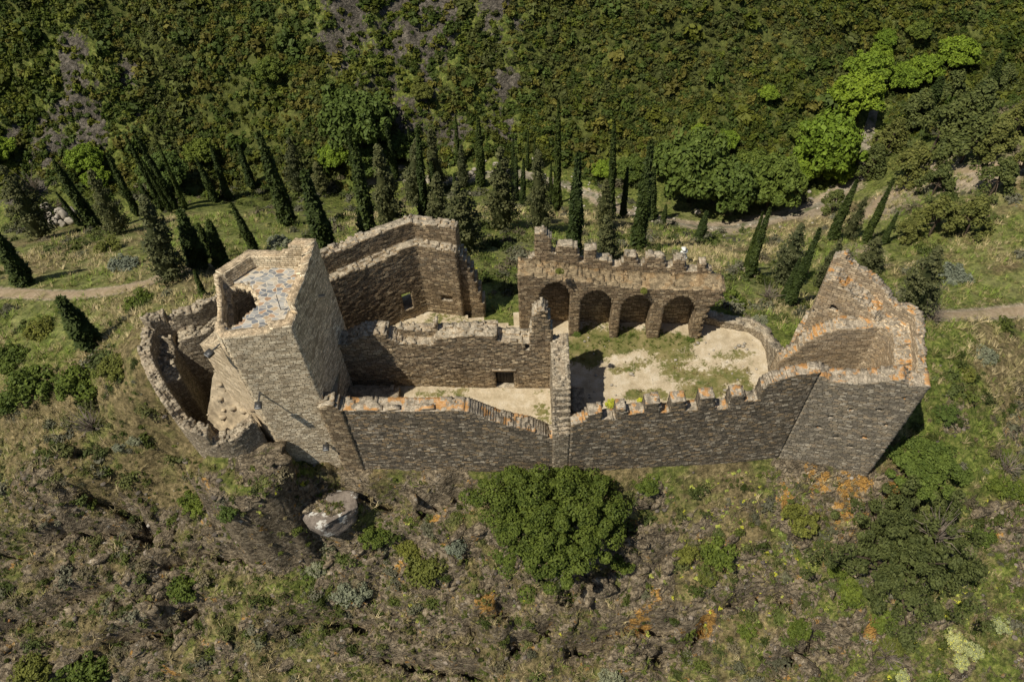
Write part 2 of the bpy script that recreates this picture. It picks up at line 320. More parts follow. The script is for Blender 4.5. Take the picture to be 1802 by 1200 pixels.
# the knoll and boulders below the tower
wallq0 = np.clip(dc/.12, 0, 1)
for u, v, z, rx, ry, hh in [(660,880,-7.2,1.5,.8,.9),(860,1075,-12,1.0,.9,1.5),(100,850,-6,3.5,1.6,1.6),(1560,870,-7.5,1.3,.8,.8),(790,870,-6.5,1.2,.7,.6)]:
    p = at(u, v, z); q = ((GX-p[0])/rx)**2+((GY-p[1])/ry)**2; q = q*(.6+.8*fbm(GX*.8, GY*.8, 3, 77)); k = np.clip(1.25-q, 0, 1)**.6
    GZ += hh*k*(.8+.5*rid2)*wallq0; rockm = np.maximum(rockm, np.clip(k*1.2, 0, 1)*(1 if hh < 5 else np.clip(q*1.6, 0, 1)))
for u, v, z, rx, ry, edge in [(425,825,-.4,3.1,2.3,1),(500,838,-3.2,2.0,1.5,0),(540,828,-3.9,1.7,1.2,0),(580,868,-5.0,2.6,1.5,0),(640,842,-4.9,2.0,1.0,0),(365,800,-1.2,2.0,2.0,1)]:
    p = at(u, v, z); q = np.sqrt(((GX-p[0])/rx)**2+((GY-p[1])/ry)**2)*(.75+.5*fbm(GX*.7, GY*.7, 4, 78)); k = np.clip((1.25-q)*2.6, 0, 1); k = k*k*(3-2*k)
    tz = z+.9*(fbm(GX*.8, GY*.8, 4, 79)-.5)+.25*(GY-p[1])*(1 if edge else .5); GZ = np.where(k > 0, np.maximum(GZ, GZ*(1-k)+tz*k), GZ); ed = np.clip(1-np.abs(k-.45)*2.0, 0, 1); rockm = np.maximum(rockm*(1-k*edge), np.maximum(ed, k*(1-edge)))
# crevices and ledges of the foreground crag
CRK = [[(830,1105),(850,1085),(880,1062)],[(1000,1135),(1040,1120),(1080,1108),(1120,1098),(1185,1096)],[(1160,1142),(1205,1120),(1245,1085)],[(0,965),(60,950),(130,930),(250,925)],[(300,985),(360,960),(430,970)],[(600,872),(650,878),(690,866)],[(160,870),(230,900),(260,930)],[(900,1130),(940,1110),(970,1095)],[(200,1120),(290,1100),(330,1060)],[(500,1090),(560,1075),(640,1100)],[(740,880),(780,868),(810,860)],[(1380,1150),(1440,1120),(1480,1130)],[(60,1080),(120,1040),(180,1030)],[(680,1150),(760,1165),(850,1180)],[(1290,1050),(1350,1035),(1400,1045)]]
crk = np.full(GX.shape, 1e9)
for c_ in CRK:
    pts = line(*c_); jx = GX+.9*(fbm(GX*.9, GY*.9, 4, 200)-.5); jy = GY+.9*(fbm(GX*.9, GY*.9, 4, 201)-.5); d = segd(jx, jy, pts)
    crk = np.minimum(crk, d)
    yl = np.interp(jx, sorted([p[0] for p in pts]), [p[1] for p in sorted(pts)]); below = jy < yl
    GZ += np.where(below, -1.3*np.clip(1-d/1.8, 0, 1), .7*np.clip(1-d/1.3, 0, 1)); GZ -= 2.2*np.clip(1.3-d/.38, 0, 1); rockm = np.maximum(rockm, np.clip(1.4-d/1.3, 0, 1))
for P, z in ((LEFT, -.35), (HALL, -.9), (RIGHT, -1.45), (BAST, -4.6)):
    m_ = inpoly(GX, GY, P); GZ = np.where(m_, z, GZ)
nY, nX = GX.shape; idx = np.arange(nY*nX).reshape(nY, nX)
F = np.stack([idx[:-1, :-1], idx[:-1, 1:], idx[1:, 1:], idx[1:, :-1]], -1).reshape(-1, 4)
steep = np.clip((np.hypot(np.gradient(GZ, axis=1)/np.gradient(GX, axis=1), np.gradient(GZ, axis=0)/np.gradient(GY, axis=0))-1.05)*1.6, 0, 1)
rockA = np.clip(np.maximum(np.maximum(rockm*.85, rk_far*.7), steep*fg*.9), 0, 1)*(.35+.9*np.clip((fbm(GX*.35, GY*.45, 4, 140)-.3)*3.2, 0, 1)); rockA = np.clip(rockA+.22*fg, 0, 1)
green = np.clip((fbm(GX*.13, GY*.13, 4, 90)-.40)*4+.5*np.clip((GX-5)/6, 0, 1)*fg, 0, 1)*(1-.45*fg); green = np.maximum(green, np.clip((GY-64)/6, 0, 1)*.8); under = np.clip((GY-70)/6, 0, 1)
LICH = [(1500,845,2.6),(1570,870,1.6),(1440,830,1.8),(1380,870,1.4),(1540,1110,1.2),(860,1065,1.1),(1480,900,1.2),(700,1010,1.0),(300,770,1.2),(130,830,1.6),(1130,1100,1.2),(760,915,.8),(1250,1095,1.0),(1740,720,1.6),(1680,700,1.0)]
lich = np.clip(blobs(LICH, GX, GY)*1.5, 0, 1)*fg; rockA = np.maximum(rockA, lich*.9)
bare = np.clip(np.maximum(1.2-np.minimum(dpath/1.3, driv/2.2), .85*blobs([(1600,335,5),(1555,372,4),(1490,330,3),(1700,315,5),(1640,300,4),(1420,375,4),(1290,405,3),(1060,350,3),(1520,440,3),(1760,300,4)], GX, GY)**.5), 0, 1)
ter = mk('ground', np.stack([GX, GY, GZ], -1).reshape(-1, 3), F, None, col=np.stack([rockA, green, bare-under*.6*(1-np.clip(rk_far*2, 0, 1)), lich], -1).reshape(-1, 4))
tag(ter, kind='structure')
def hz(x, y):
    x = np.atleast_1d(x).astype(float); y = np.atleast_1d(y).astype(float)
    i = np.clip(np.searchsorted(xs, x)-1, 0, len(xs)-2); j = np.clip(np.searchsorted(ys, y)-1, 0, len(ys)-2)
    fx = np.clip((x-xs[i])/(xs[i+1]-xs[i]), 0, 1); fy = np.clip((y-ys[j])/(ys[j+1]-ys[j]), 0, 1)
    return (GZ[j, i]*(1-fx)+GZ[j, i+1]*fx)*(1-fy)+(GZ[j+1, i]*(1-fx)+GZ[j+1, i+1]*fx)*fy
def samp(A, x, y):
    i = np.clip(np.searchsorted(xs, x)-1, 0, len(xs)-2); j = np.clip(np.searchsorted(ys, y)-1, 0, len(ys)-2); return A[j, i]
def ground(u, v):
    d = ray(u, v); t = np.linspace(25, 260, 1500); P = CAM+d*t[:, None]; h = P[:, 2]-hz(P[:, 0], P[:, 1])
    i = np.argmax(h < 0) if (h < 0).any() else len(t)-1; a = h[i-1]/(h[i-1]-h[i]+1e-9)
    return P[i-1]*(1-a)+P[i]*a
# ground material
m = N('hillside_earth_and_rock'); g = m.n('ShaderNodeNewGeometry'); P = (g, 0); A = m.n('ShaderNodeAttribute', attribute_name='tint'); s = m.n('ShaderNodeSeparateColor', i_0=(A, 0))
n1 = m.noise(P, .5, 6, .65); n2 = m.noise(P, 3.0, 5, .7); n3 = m.noise(P, 14, 3, .7)
dry = m.ramp(n2, [(.32, (.050,.042,.020)), (.44, (.14,.115,.054)), (.58, (.24,.19,.095)), (.72, (.40,.32,.18))])
grn = m.ramp(n2, [(.32, (.034,.050,.009)), (.48, (.105,.135,.026)), (.66, (.24,.25,.07))])
gm = m.step(m.math('ADD', n1, m.math('MULTIPLY', (s, 1), .42)), .52, .75); soil = m.mix(gm, dry, grn)
soil = m.mix(m.math('MULTIPLY', m.step(m.noise(P, 1.3, 4), .62, .72), .2), soil, (.22, .13, .055))
rv = m.n('ShaderNodeTexVoronoi', feature='DISTANCE_TO_EDGE'); rm = m.n('ShaderNodeMapping', i_0=m.n('ShaderNodeVectorMath', operation='ADD', i_0=P, i_1=m.n('ShaderNodeVectorMath', operation='SCALE', i_0=(m.noise(P, 1.2, 4), 1), i_Scale=1.6)))
rm.inputs['Rotation'].default_value = (.5, .3, .5); rm.inputs['Scale'].default_value = (.7, 2.4, 1.6); m.t.links.new(rm.outputs[0], rv.inputs['Vector']); rv.inputs['Scale'].default_value = .9
rockc = m.ramp(n2, [(.30, (.06,.050,.033)), (.44, (.165,.132,.088)), (.58, (.28,.23,.158)), (.74, (.46,.40,.31))])
rockc = m.mix(m.math('MULTIPLY', m.step((rv, 0), .05, .0), .7), rockc, (.03, .026, .022))
yy = m.n('ShaderNodeSeparateXYZ', i_0=P); near = m.step((yy, 1), 40, 33); midg = m.math('MULTIPLY', m.step((yy, 1), 36, 42), m.step((yy, 1), 72, 66))
soil = m.mix(m.math('MULTIPLY', midg, m.math('MULTIPLY', m.step(n1, .42, .6), .45)), soil, (.27, .26, .12))
lf = m.math('ADD', m.noise(P, .8, 6, .75), m.math('MULTIPLY', (A, 3), .19)); rockc = m.mix(m.math('MULTIPLY', m.math('MULTIPLY', m.step(lf, .605, .64), .9), near), rockc, m.mix(m.step(n3, .4, .6), (.32, .17, .045), (.47, .27, .065)))
rockc = m.mix(m.math('MULTIPLY', m.step(m.noise(P, 1.1, 5, .8), .63, .67), .8), rockc, (.50, .48, .44))
rm2 = m.step(m.math('ADD', (s, 0), m.math('MULTIPLY', m.math('SUBTRACT', m.noise(P, 1.6, 6, .7), .5), 1.6)), .42, .58)
rockc = m.mix(m.math('MULTIPLY', m.math('SUBTRACT', 1.0, near), .75), rockc, m.ramp(n2, [(.35, (.055,.052,.045)), (.65, (.15,.14,.125))]))
c = m.mix(rm2, soil, rockc)
grav = m.ramp(n3, [(.3, (.27,.23,.17)), (.5, (.40,.35,.27)), (.7, (.54,.48,.38))])
c = m.mix(m.step(m.math('ADD', (s, 2), m.math('MULTIPLY', m.math('SUBTRACT', n2, .5), .9)), .45, .7), c, m.mix(.5, grav, (.33,.25,.16)))
c = m.mix(m.math('MULTIPLY', (s, 2), -1.1, True), c, (.075, .084, .022))
c = m.mix(.75, c, m.ramp(m.noise(P, .9, 5, .75), [(.32, .35), (.5, 1.0), (.68, 1.6)]), 'MULTIPLY')
c = m.mix(.6, c, m.ramp(n3, [(.3, .55), (.5, 1.0), (.72, 1.5)]), 'MULTIPLY')
hh = m.math('ADD', m.math('ADD', n2, m.math('MULTIPLY', n3, .35)), m.math('MULTIPLY', m.math('MULTIPLY', m.step((rv, 0), 0, .12), rm2), .5)); m.bump(hh, 1.0, .22)
M['ground'] = m.out(c); ter.data.materials.append(M['ground'])

def strip(name, pts, wid, mat, dz=.05, seg=.5, nx=7):
    pts = np.array(pts); L = np.r_[0, np.cumsum(np.hypot(*np.diff(pts, axis=0).T))]; s = np.arange(0, L[-1], seg)
    x = np.interp(s, L, pts[:, 0]); y = np.interp(s, L, pts[:, 1]); tx = np.gradient(x); ty = np.gradient(y); q = np.hypot(tx, ty); tx /= q; ty /= q
    wv = wid*(.65+.7*vn(s*.25, s*0, 4)); V = []
    for k in range(nx):
        f = (k/(nx-1)-.5)*2; e = wv*f*(1+(.3*(vn(s*.9, s*0+k, 8)-.5) if abs(f) == 1 else 0))
        X = x-ty*e; Y = y+tx*e; V.append(np.stack([X, Y, hz(X, Y)+dz*(1-abs(f)*1.6)], -1))
    V = np.stack(V, 1); n = len(s); id_ = np.arange(n*nx).reshape(n, nx)
    F = np.stack([id_[:-1, :-1], id_[:-1, 1:], id_[1:, 1:], id_[1:, :-1]], -1).reshape(-1, 4)[:, ::-1]
    return tag(mk(name, V.reshape(-1, 3), F, mat), kind='structure')
def dirt(name, a, b, sc=3, extra=None):
    m = N(name); g = m.n('ShaderNodeNewGeometry'); n = m.noise((g, 0), sc, 6, .7); n9 = m.noise((g, 0), 16, 3)
    c = m.mix(m.step(n, .35, .65), a, b); c = m.mix(.5, c, m.ramp(n9, [(.3, .6), (.7, 1.4)]), 'MULTIPLY')
    if extra: c = m.mix(m.step(m.noise((g, 0), .8, 5, .7), .5, .62), c, extra)
    m.bump(m.math('ADD', n, n9), .6, .08); return m.out(c)
M['dirt'] = dirt('pale_path_dirt', (.27,.20,.13), (.40,.32,.22), extra=(.24,.20,.11))
M['gravel'] = dirt('river_gravel', (.15,.135,.10), (.36,.32,.25), 1.2, (.10,.11,.05))
strip('path', PATH1, .85, M['dirt']); strip('path', PATH2, .7, M['dirt']); strip('path', PATH3, .9, M['dirt']); strip('riverbed', RIVER, .75, M['gravel'], .07)
# ---------------------------------------------------------------- masonry builder: small irregular stones, ragged tops, real openings
def vox(name, Fm, pos, uvs, mat, parent=None, jit=(.045, .045, .045), seed=0):
    ns, nt, nz = Fm.shape; Pd = np.pad(Fm, 1); Q = []; UV = []
    I = lambda i, j, k: (i*(nt+1)+j)*(nz+1)+k
    ax = [np.array(a, float) for a in uvs]
    for a in range(3):
        sl0 = [slice(1, -1)]*3; lo = list(sl0); lo[a] = slice(0, -1); hi = list(sl0); hi[a] = slice(1, None)
        A, B = Pd[tuple(lo)], Pd[tuple(hi)]
        for sgn, msk in ((1, A & ~B), (-1, B & ~A)):
            i, j, k = np.nonzero(msk)
            if not len(i): continue
            d = [(0, 0), (1, 0), (1, 1), (0, 1)]; o = [x for x in range(3) if x != a]
            if (a == 1) == (sgn == 1): d = d[::-1]
            q = []; uv = []
            for du, dv in d:
                c = [i, j, k]; c[o[0]] = c[o[0]]+du; c[o[1]] = c[o[1]]+dv; q.append(I(*c)); uv.append(np.stack([ax[o[0]][c[o[0]]]+(a == 0)*37, ax[o[1]][c[o[1]]]], -1))
            Q.append(np.stack(q, 1)); UV.append(np.stack(uv, 1))
    Q = np.concatenate(Q); UV = np.concatenate(UV)
    if True: Q = Q[:, ::-1] if False else Q
    used, inv = np.unique(Q.ravel(), return_inverse=True); k = used % (nz+1); j = (used//(nz+1)) % (nt+1); i = used//((nz+1)*(nt+1))
    V = pos(i, j, k); rs = np.random.RandomState(seed+11); V = V+(rs.rand(*V.shape)-.5)*2*np.array(jit)
    o = mk(name, V, inv.reshape(-1, 4), mat, parent, uv=UV.reshape(-1, 2)); return o
def wall(name, path, thick, top, bot, mat, parent=None, tl=2, ds=.25, dz=.17, hole=None, rag=.25, closed=False, jit=.03, side=1, batter=0, seed=0):
    O = [np.array(p, float) for p in path]
    if closed: O.append(O[0])
    n = len(O); nr = []
    for i in range(n-1): e = O[i+1]-O[i]; e /= np.linalg.norm(e); nr.append(side*np.array([-e[1], e[0]]))
    mt = []
    for i in range(n):
        a = nr[i-1] if i > 0 else (nr[-1] if closed else nr[0]); b = nr[i] if i < n-1 else (nr[0] if closed else nr[-1])
        m_ = a+b; m_ /= np.linalg.norm(m_); mt.append(m_/max(.5, m_@a))
    L = [0]; S = []; PO = []; PM = []
    for i in range(n-1):
        l = np.linalg.norm(O[i+1]-O[i]); k = max(1, int(round(l/ds)))
        for q in range(k): f = q/k; S.append(L[-1]+l*f); PO.append(O[i]*(1-f)+O[i+1]*f); PM.append(mt[i]*(1-f)+mt[i+1]*f)
        L.append(L[-1]+l)
    S.append(L[-1]); PO.append(O[-1]); PM.append(mt[-1]); S = np.array(S); PO = np.array(PO); PM = np.array(PM)
    tf = top if callable(top) else (lambda s, t: np.interp(s, [p[0] for p in top], [p[1] for p in top])+0*t)
    sm = (S[1:]+S[:-1])/2; T = np.linspace(0, thick, tl+1); tm = (T[1:]+T[:-1])/2
    SS, TT = np.meshgrid(sm, tm, indexing='ij'); tp = tf(SS, TT)
    rs = np.random.RandomState(seed+5); tp = tp+rag*1.1*(fbm(SS*1.0, TT*1.2+seed, 3, 3+seed)-.5)+rag*.22*(rs.rand(*tp.shape)-.5)
    zmax = float(tp.max())+dz; nz = int(math.ceil((zmax-bot)/dz)); Z = bot+np.arange(nz+1)*dz; zm = (Z[1:]+Z[:-1])/2
    Fm = zm[None, None, :] < tp[:, :, None]
    if hole is not None:
        s3, t3, z3 = np.meshgrid(sm, tm, zm, indexing='ij'); Fm &= ~hole(s3, t3, z3)
    def pos(i, j, k):
        b = batter*(Z[-1]-Z[k]); t = T[j]-(b if side else 0)*(1-T[j]/thick)
        xy = PO[i]+PM[i]*t[:, None]; return np.column_stack([xy, Z[k]])
    if side < 0: pass
    o = vox(name, Fm, pos, (S, T, Z), mat, parent, (jit, jit, jit*.8), seed)
    if side < 0: o.data.flip_normals()
    return o
def prof(P0, P1, px):
    L = []
    for u, v in px:
        a, b = onplane(u, v, P0, P1); L.append((max(a, L[-1][0]+.02) if L else a, b))
    return L
def rect_hole(P0, P1, u0, v0, u1, v1, tmax=9):
    a = onplane(u0, v1, P0, P1); b = onplane(u1, v1, P0, P1); c = onplane((u0+u1)/2, v0, P0, P1)
    return lambda s, t, z: (s > a[0]) & (s < b[0]) & (z > min(a[1], b[1])-.05) & (z < c[1]) & (t < tmax)

# ---- curtain wall along the courtyards
FA, FB = (-12.3, 26.95), (3.45, 26.0); FC, FD = (18.6, 26.5), (24.7, 25.0)
cw = empty('curtain_wall', (4, 26.4, -5), 'long dark slate curtain wall with worn battlements facing the viewer', 'castle wall')
def addp(o, par): o.parent = par; o.matrix_parent_inverse = Matrix.Translation(-par.location); return o
pl = prof(FA, FB, [(610,722),(660,723),(700,724),(760,723),(815,723),(835,728),(870,741),(905,751),(930,757),(950,764),(966,770),(1003,774)])
sec = wall('wall_section', [FA, FB], 1.05, pl, -8.5, M['dark'], None, tl=4, ds=.16, dz=.12, rag=.2, seed=1); sec['label'] = 'lower left stretch with orange lichen on its broken top'
addp(sec, cw)
P2 = [(1004,746),(1024,741),(1036,727),(1057,724),(1058.5,737),(1081,736),(1082,720),(1101,718),(1102.5,728),(1131,724),(1133,711),(1160,707),(1161.5,726),(1176,725),(1177,707),(1206,705),(1207.5,722),(1227,721),(1228.5,701),(1256,699),(1257.5,719),(1277,718),(1279,697),(1308,694),(1309.5,706),(1331,704),(1334,682),(1360,672),(1385,664),(1415,658),(1440,655)]
pr = prof(FB, FC, P2)
sec = wall('wall_section', [(3.5, 25.93), FC], .8, pr, -9.5, M['dark'], None, tl=3, ds=.15, dz=.12, rag=.10, seed=2); sec['label'] = 'right stretch with square merlons'; addp(sec, cw)
for k, (u, v) in enumerate([(663,719),(694,718),(747,718),(753,717),(871,740)]):
    q = at(u, v, onplane(u, v+4, FA, FB)[1] if u < 1003 else onplane(u, v+6, FB, FC)[1])
    b = box(q+np.array([0, .05, .02]), (.6+.3*R_.rand(), .35, .10)); o = mk('cap_stone', b[0]+R_.randn(8, 3)*.02, b[1], M['lich'], uv=np.zeros((24, 2))); addp(o, cw)
# ---- corner tower at the right-hand end
def putlogs(P0, P1, L, w=.15):
    Q = [onplane(u, v, P0, P1) for u, v in L]
    def f(s, t, z):
        h = np.zeros(s.shape, bool)
        for a, b in Q: h |= (np.abs(s-a) < w) & (np.abs(z-b) < w*.9) & (t < .45)
        return h
    return f
ct = empty('corner_tower', (22, 28, -6), 'ruined corner tower at the right end, tall gable-like walls covered in orange lichen', 'tower ruin')
tp1 = prof(FC, FD, [(1422,671),(1426,674),(1443,661),(1464,671),(1480,673),(1517,675),(1550,672),(1588,667),(1601,678),(1650,678)])
o = wall('front_wall', [FC, FD], 1.1, tp1, -10, M['seam'], None, tl=4, ds=.17, dz=.13, rag=.2, seed=3, hole=putlogs(FC, FD, [(1498,720),(1549,722),(1462,733),(1592,701),(1520,770),(1497,787),(1440,752),(1560,748),(1470,770),(1540,800)])); addp(o, ct)
EP = [(24.85, 26.05), (25.15, 29.3), (23.2, 31.4), (20.3, 33.0)]
def etop(s, t):
    z = np.interp(s, [0, .8, 1.0, 1.9, 2.1, 3.2, 4.2, 4.6, 5.6, 7.2, 8.2, 8.9, 9.6, 9.9, 10.2, 10.6], [5.7, 6.1, 6.5, 6.5, 6.9, 7.2, 7.4, 7.1, 7.7, 8.5, 9.0, 9.6, 9.0, 6.5, 4.5, 2.5])
    return np.where(t < .55, z, z-1.0)
def ehole(s, t, z): return (z < 8.2) & (np.hypot(s-8.2, (z-6.0)*1.2) < .28) & (t > 1) | (np.abs(s-9.4) < .15) & (np.abs(z-5.2) < .15) & (t > 1)
o = wall('outer_wall', EP, 1.6, etop, -9, M['lich'], None, tl=11, ds=.17, dz=.13, rag=.45, seed=4, hole=ehole); addp(o, ct)
XA, XB = (17.6, 29.6), (23.4, 29.3)
o = wall('cross_wall', [XA, XB], .9, [(0, 2.4), (.8, 3.4), (1.0, 4.2), (1.6, 5.0), (2.2, 5.6), (3, 5.9), (5.9, 6.1)], -1.6, M['lich'], None, tl=4, ds=.22, dz=.16, rag=.35, seed=6); addp(o, ct)
o = wall('broken_end_wall', [(20.2, 33.2), (19.0, 31.6), (18.3, 30.2)], .9, [(0, 3.2), (1.0, 2.9), (1.5, 3.2), (2.2, 2.6), (3.6, 2.6)], -1.5, M['lich'], None, tl=4, ds=.22, dz=.16, rag=.5, seed=8); addp(o, ct)
# ---- low rubble wall closing the right courtyard
lw = wall('rubble_wall', [(18.6, 27.3), (18.1, 29.3), (18.0, 31.2), (18.2, 33.0), (18.0, 33.9), (17.3, 34.7), (15.4, 35.2), (13.4, 35.9)], .75, lambda s, t: np.interp(s, [0, 1.2, 2.2, 3.8, 5.5, 7, 9, 12], [2.0, .9, 1.6, 1.4, .1, -.3, -.35, 0])-0*t, -1.8, M['grey'], None, tl=3, ds=.22, dz=.15, rag=.45, seed=9, side=-1,
     hole=lambda s, t, z: (np.hypot(s-3.2, z-.7) < .28))
tag(lw, 'low tumbled stone wall curving round the far right corner of the grassy courtyard', 'wall')
# ---- arcade
A0, A1 = np.array((.6, 35.4)), np.array((14.9, 34.15)); ae = (A1-A0)/np.linalg.norm(A1-A0); an = np.array([-ae[1], ae[0]])
ar = empty('arcade', (7, 36, -1), 'four-arched stone gallery with a worn merlon parapet behind the grassy courtyard', 'arcade')
ptop = prof(A0, A1, [(907,482),(950,486),(1010,495),(1060,501),(1090,505),(1150,509),(1210,511),(1274,511)])
arch = []
for ul, ur, vsp, ua, va, ub0, vb0, ub1, vb1 in [(950,1004.5,528,976,498,951,590,1004.5,590),(1020.5,1077.5,540,1049,512,1019,577,1073,577),(1091.6,1147,545,1122,520,1088,580,1141,581),(1165.5,1223.5,552,1197,522,1156,584,1213,589)]:
    l, zs_ = onplane(ul, vsp, A0, A1); r, _ = onplane(ur, vsp, A0, A1); m_, za = onplane(ua, va, A0, A1); b0 = onplane(ub0, vb0, A0, A1)[0]; b1 = onplane(ub1, vb1, A0, A1)[0]
    arch.append((l, r, zs_, m_, za, b0, b1))
endp = [onplane(u, v, A0, A1) for u, v in [(1230,596),(1237,565),(1250,540),(1267,530),(1274,511)]]
def ahole(s, t, z):
    h = np.zeros(s.shape, bool)
    for l, r, zs_, m_, za, b0, b1 in arch:
        c = (l+r)/2; hw = (r-l)/2; f = np.clip((z-zs_)/(za-zs_), 0, 1); w_ = hw*np.sqrt(np.clip(1-f**1.9, 0, 1)); w_ = np.where(z < zs_, hw, w_)
        h |= (np.abs(s-c) < w_) & (z < za) & (z > -1.2) & (t < 9)
    lim = np.interp(z, [p[1] for p in endp], [p[0] for p in endp]); h |= (s > lim+.12*np.sin(z*9))
    return h
body = wall('arched_wall', [A0, A1], 1.45, lambda s, t: np.interp(s, [p[0] for p in ptop], [p[1] for p in ptop])+.02*t+.30*(fbm(s*.8, t*1.3, 3, 7)-.5), -1.8, M['arcade'], None, tl=6, ds=.15, dz=.12, hole=ahole, rag=.10, seed=12, jit=.03); addp(body, ar)
Q0 = A0+an*1.46; Q1 = A0+an*1.46+ae*13.7
mer = [(908,478),(925,466),(940,452),(942,411),(957,409),(969,420),(972,445),(979,447),(981,434),(1000,433),(1017,437),(1019,461),(1028,463),(1030,442),(1050,440),(1051,460),(1056,457),(1075,459),(1077,468),(1094,468),(1099,450),(1120,451),(1122,466),(1131,468),(1140,452),(1168,456),(1172,471),(1180,471),(1190,457),(1205,459),(1207,478),(1226,478),(1229,463),(1242,465),(1244,476),(1251,477),(1253,487),(1262,495),(1272,508)]
pp = prof(Q0, Q1, mer)
par = wall('parapet', [Q0, Q1], .65, pp, -1.9, M['brown'], None, tl=3, ds=.16, dz=.13, rag=.12, seed=13, jit=.03); addp(par, ar)
# ---- middle wall with the door
B0, B1 = (-11.9, 31.15), (2.55, 29.95)
mw = empty('courtyard_wall', (-4, 31, 0), 'slate wall with a wooden doorway across the middle of the ruin, pale mortar on its broken top', 'wall')
mt_ = prof(B0, B1, [(612,606),(640,590),(660,588),(676,587),(684,597),(706,604),(758,606),(768,594),(800,592),(873,590),(878,601),(930,603),(935,578),(937,556),(951,546),(962,552),(970,583),(975,590)])
door = rect_hole(B0, B1, 874, 653, 904, 681, .7); win = rect_hole(B0, B1, 922, 606.5, 933, 615, .6)
def mtop(s, t):
    z = np.interp(s, [p[0] for p in mt_], [p[1] for p in mt_]); lo = (s > onplane(700, 600, B0, B1)[0]) & (s < onplane(768, 600, B0, B1)[0]); 
    z = np.where(lo & (t > .55), z+.75, z); st_ = s > onplane(934, 560, B0, B1)[0]; return np.where(st_ & (t > .9), z-.3, z)
o = wall('masonry', [B0, B1], 1.15, mtop, -.8, M['brown'], None, tl=6, ds=.16, dz=.12, rag=.5, seed=14, hole=lambda s, t, z: door(s, t, z) | win(s, t, z), jit=.045); addp(o, mw)
o['label'] = 'brown slate face lit at a grazing angle'
a = onplane(874, 681, B0, B1); b = onplane(904, 681, B0, B1); c_ = onplane(889, 653, B0, B1)
e_ = np.array(B1)-np.array(B0); e_ /= np.linalg.norm(e_); nn = np.array([-e_[1], e_[0]])
def placed_box(name, s, t, z, size, mat, par, P0=B0, e=None, n=None):
    e = e_ if e is None else e; n = nn if n is None else n; xy = np.array(P0)+e*s+n*t; V, F = box((0, 0, 0), size)
    V = np.column_stack([V[:, [0]]*e+V[:, [1]]*n, V[:, 2]])+np.array([*xy, z]); return addp(mk(name, V, F, mat), par)
dm = (a[0]+b[0])/2; dw = b[0]-a[0]; dh = c_[1]
for k in range(5): dleaf = None
L = [box(((k-2)*dw/5, 0, 0), (dw/5-.015, .05+.01*(k % 2), dh)) for k in range(5)]; V, F = merge(L); V = np.column_stack([V[:, [0]]*e_+V[:, [1]]*nn, V[:, 2]])+np.array([*(np.array(B0)+e_*dm+nn*.42), dh/2])
dl = addp(mk('door', V, F, M['wood']), mw); placed_box('hinge_band', dm, .37, dh*.68, (dw*.96, .03, .09), M['metal'], dl).matrix_parent_inverse = Matrix.Identity(4)
placed_box('lintel', dm, .06, dh+.12, (dw+.4, .3, .18), M['brown'], mw)
# ---- partition wall between the two courtyards
pw = wall('partition_wall', [(2.45, 30.4), (2.35, 25.98)], 1.13, lambda s, t: np.interp(s, [0, .5, 1.2, 2.6, 3.3, 3.7, 4.0, 4.42], [5.6, 5.4, 5.3, 4.9, 4.3, 3.0, 1.6, .5])+.15*(vn(s*2, t*3, 5)-.5), -6.5, M['grey'], None, tl=7, ds=.14, dz=.12, rag=.3, seed=15)
tag(pw, 'thick pale rubble-topped wall dividing the small bare courtyard from the grassy one', 'wall')
pk = wall('stone_bench', [(3.65, 27.2), (4.6, 27.25), (4.75, 29.9)], .9, [(0, .1), (1, .3), (3.6, .15)], -1.6, M['grey'], None, tl=3, ds=.2, dz=.15, rag=.2, seed=16); tag(pk, 'low masonry block in the shadow of the dividing wall', 'masonry block')
pk = wall('low_platform', [(-11.6, 28.3), (-8.0, 28.1)], 2.3, [(0, .75), (3.6, .7)], -.6, M['brown'], None, tl=5, ds=.3, dz=.18, rag=.12, seed=17); tag(pk, 'low stone platform in deep shade beside the keep', 'masonry block')
# ---- back wall of the hall
HP = [(-13.2, 34.6), (-9.4, 36.5), (-6.2, 37.8), (-3.5, 37.2)]
hw_ = empty('hall_wall', (-8, 37, -1), 'tall two-stepped brown wall with a small square window, right behind the keep', 'wall')
def htop(s, t):
    z = np.interp(s, [0, 4.3, 6.6, 7.7, 9, 10.4], [8.0, 8.0, 8.2, 8.3, 8.2, 7.9]); return np.where(t > .6, z, np.where(s > 9.6, z-1.5, z-1.55-.15*(.6-t)))
HI = [np.array(HP[1]), np.array(HP[2])]
wl = onplane(710, 545, HI[0], HI[1])[0]+4.26; hz0 = onplane(718, 545, HI[0], HI[1])[1]; hz1 = onplane(718, 515, HI[0], HI[1])[1]
nic = onplane(786, 526, HP[2], HP[3])
def hhole(s, t, z): return ((s > wl) & (s < wl+.75) & (z > hz0) & (z < hz1)) | ((np.abs(s-7.7-nic[0]) < .38) & (np.abs(z-nic[1]) < .25) & (t < .25))
o = wall('masonry', HP, 1.35, htop, -1.6, M['brown'], None, tl=7, ds=.17, dz=.13, rag=.55, seed=20, hole=hhole); addp(o, hw_)
o = wall('broken_buttress', [(-3.5, 37.6), (-1.9, 37.5)], 1.2, [(0, 6.3), (.5, 5.0), (1.0, 3.4), (1.4, 1.2), (1.6, -.3)], -1.8, M['brown'], None, tl=4, ds=.2, dz=.16, rag=.6, seed=21); addp(o, hw_)
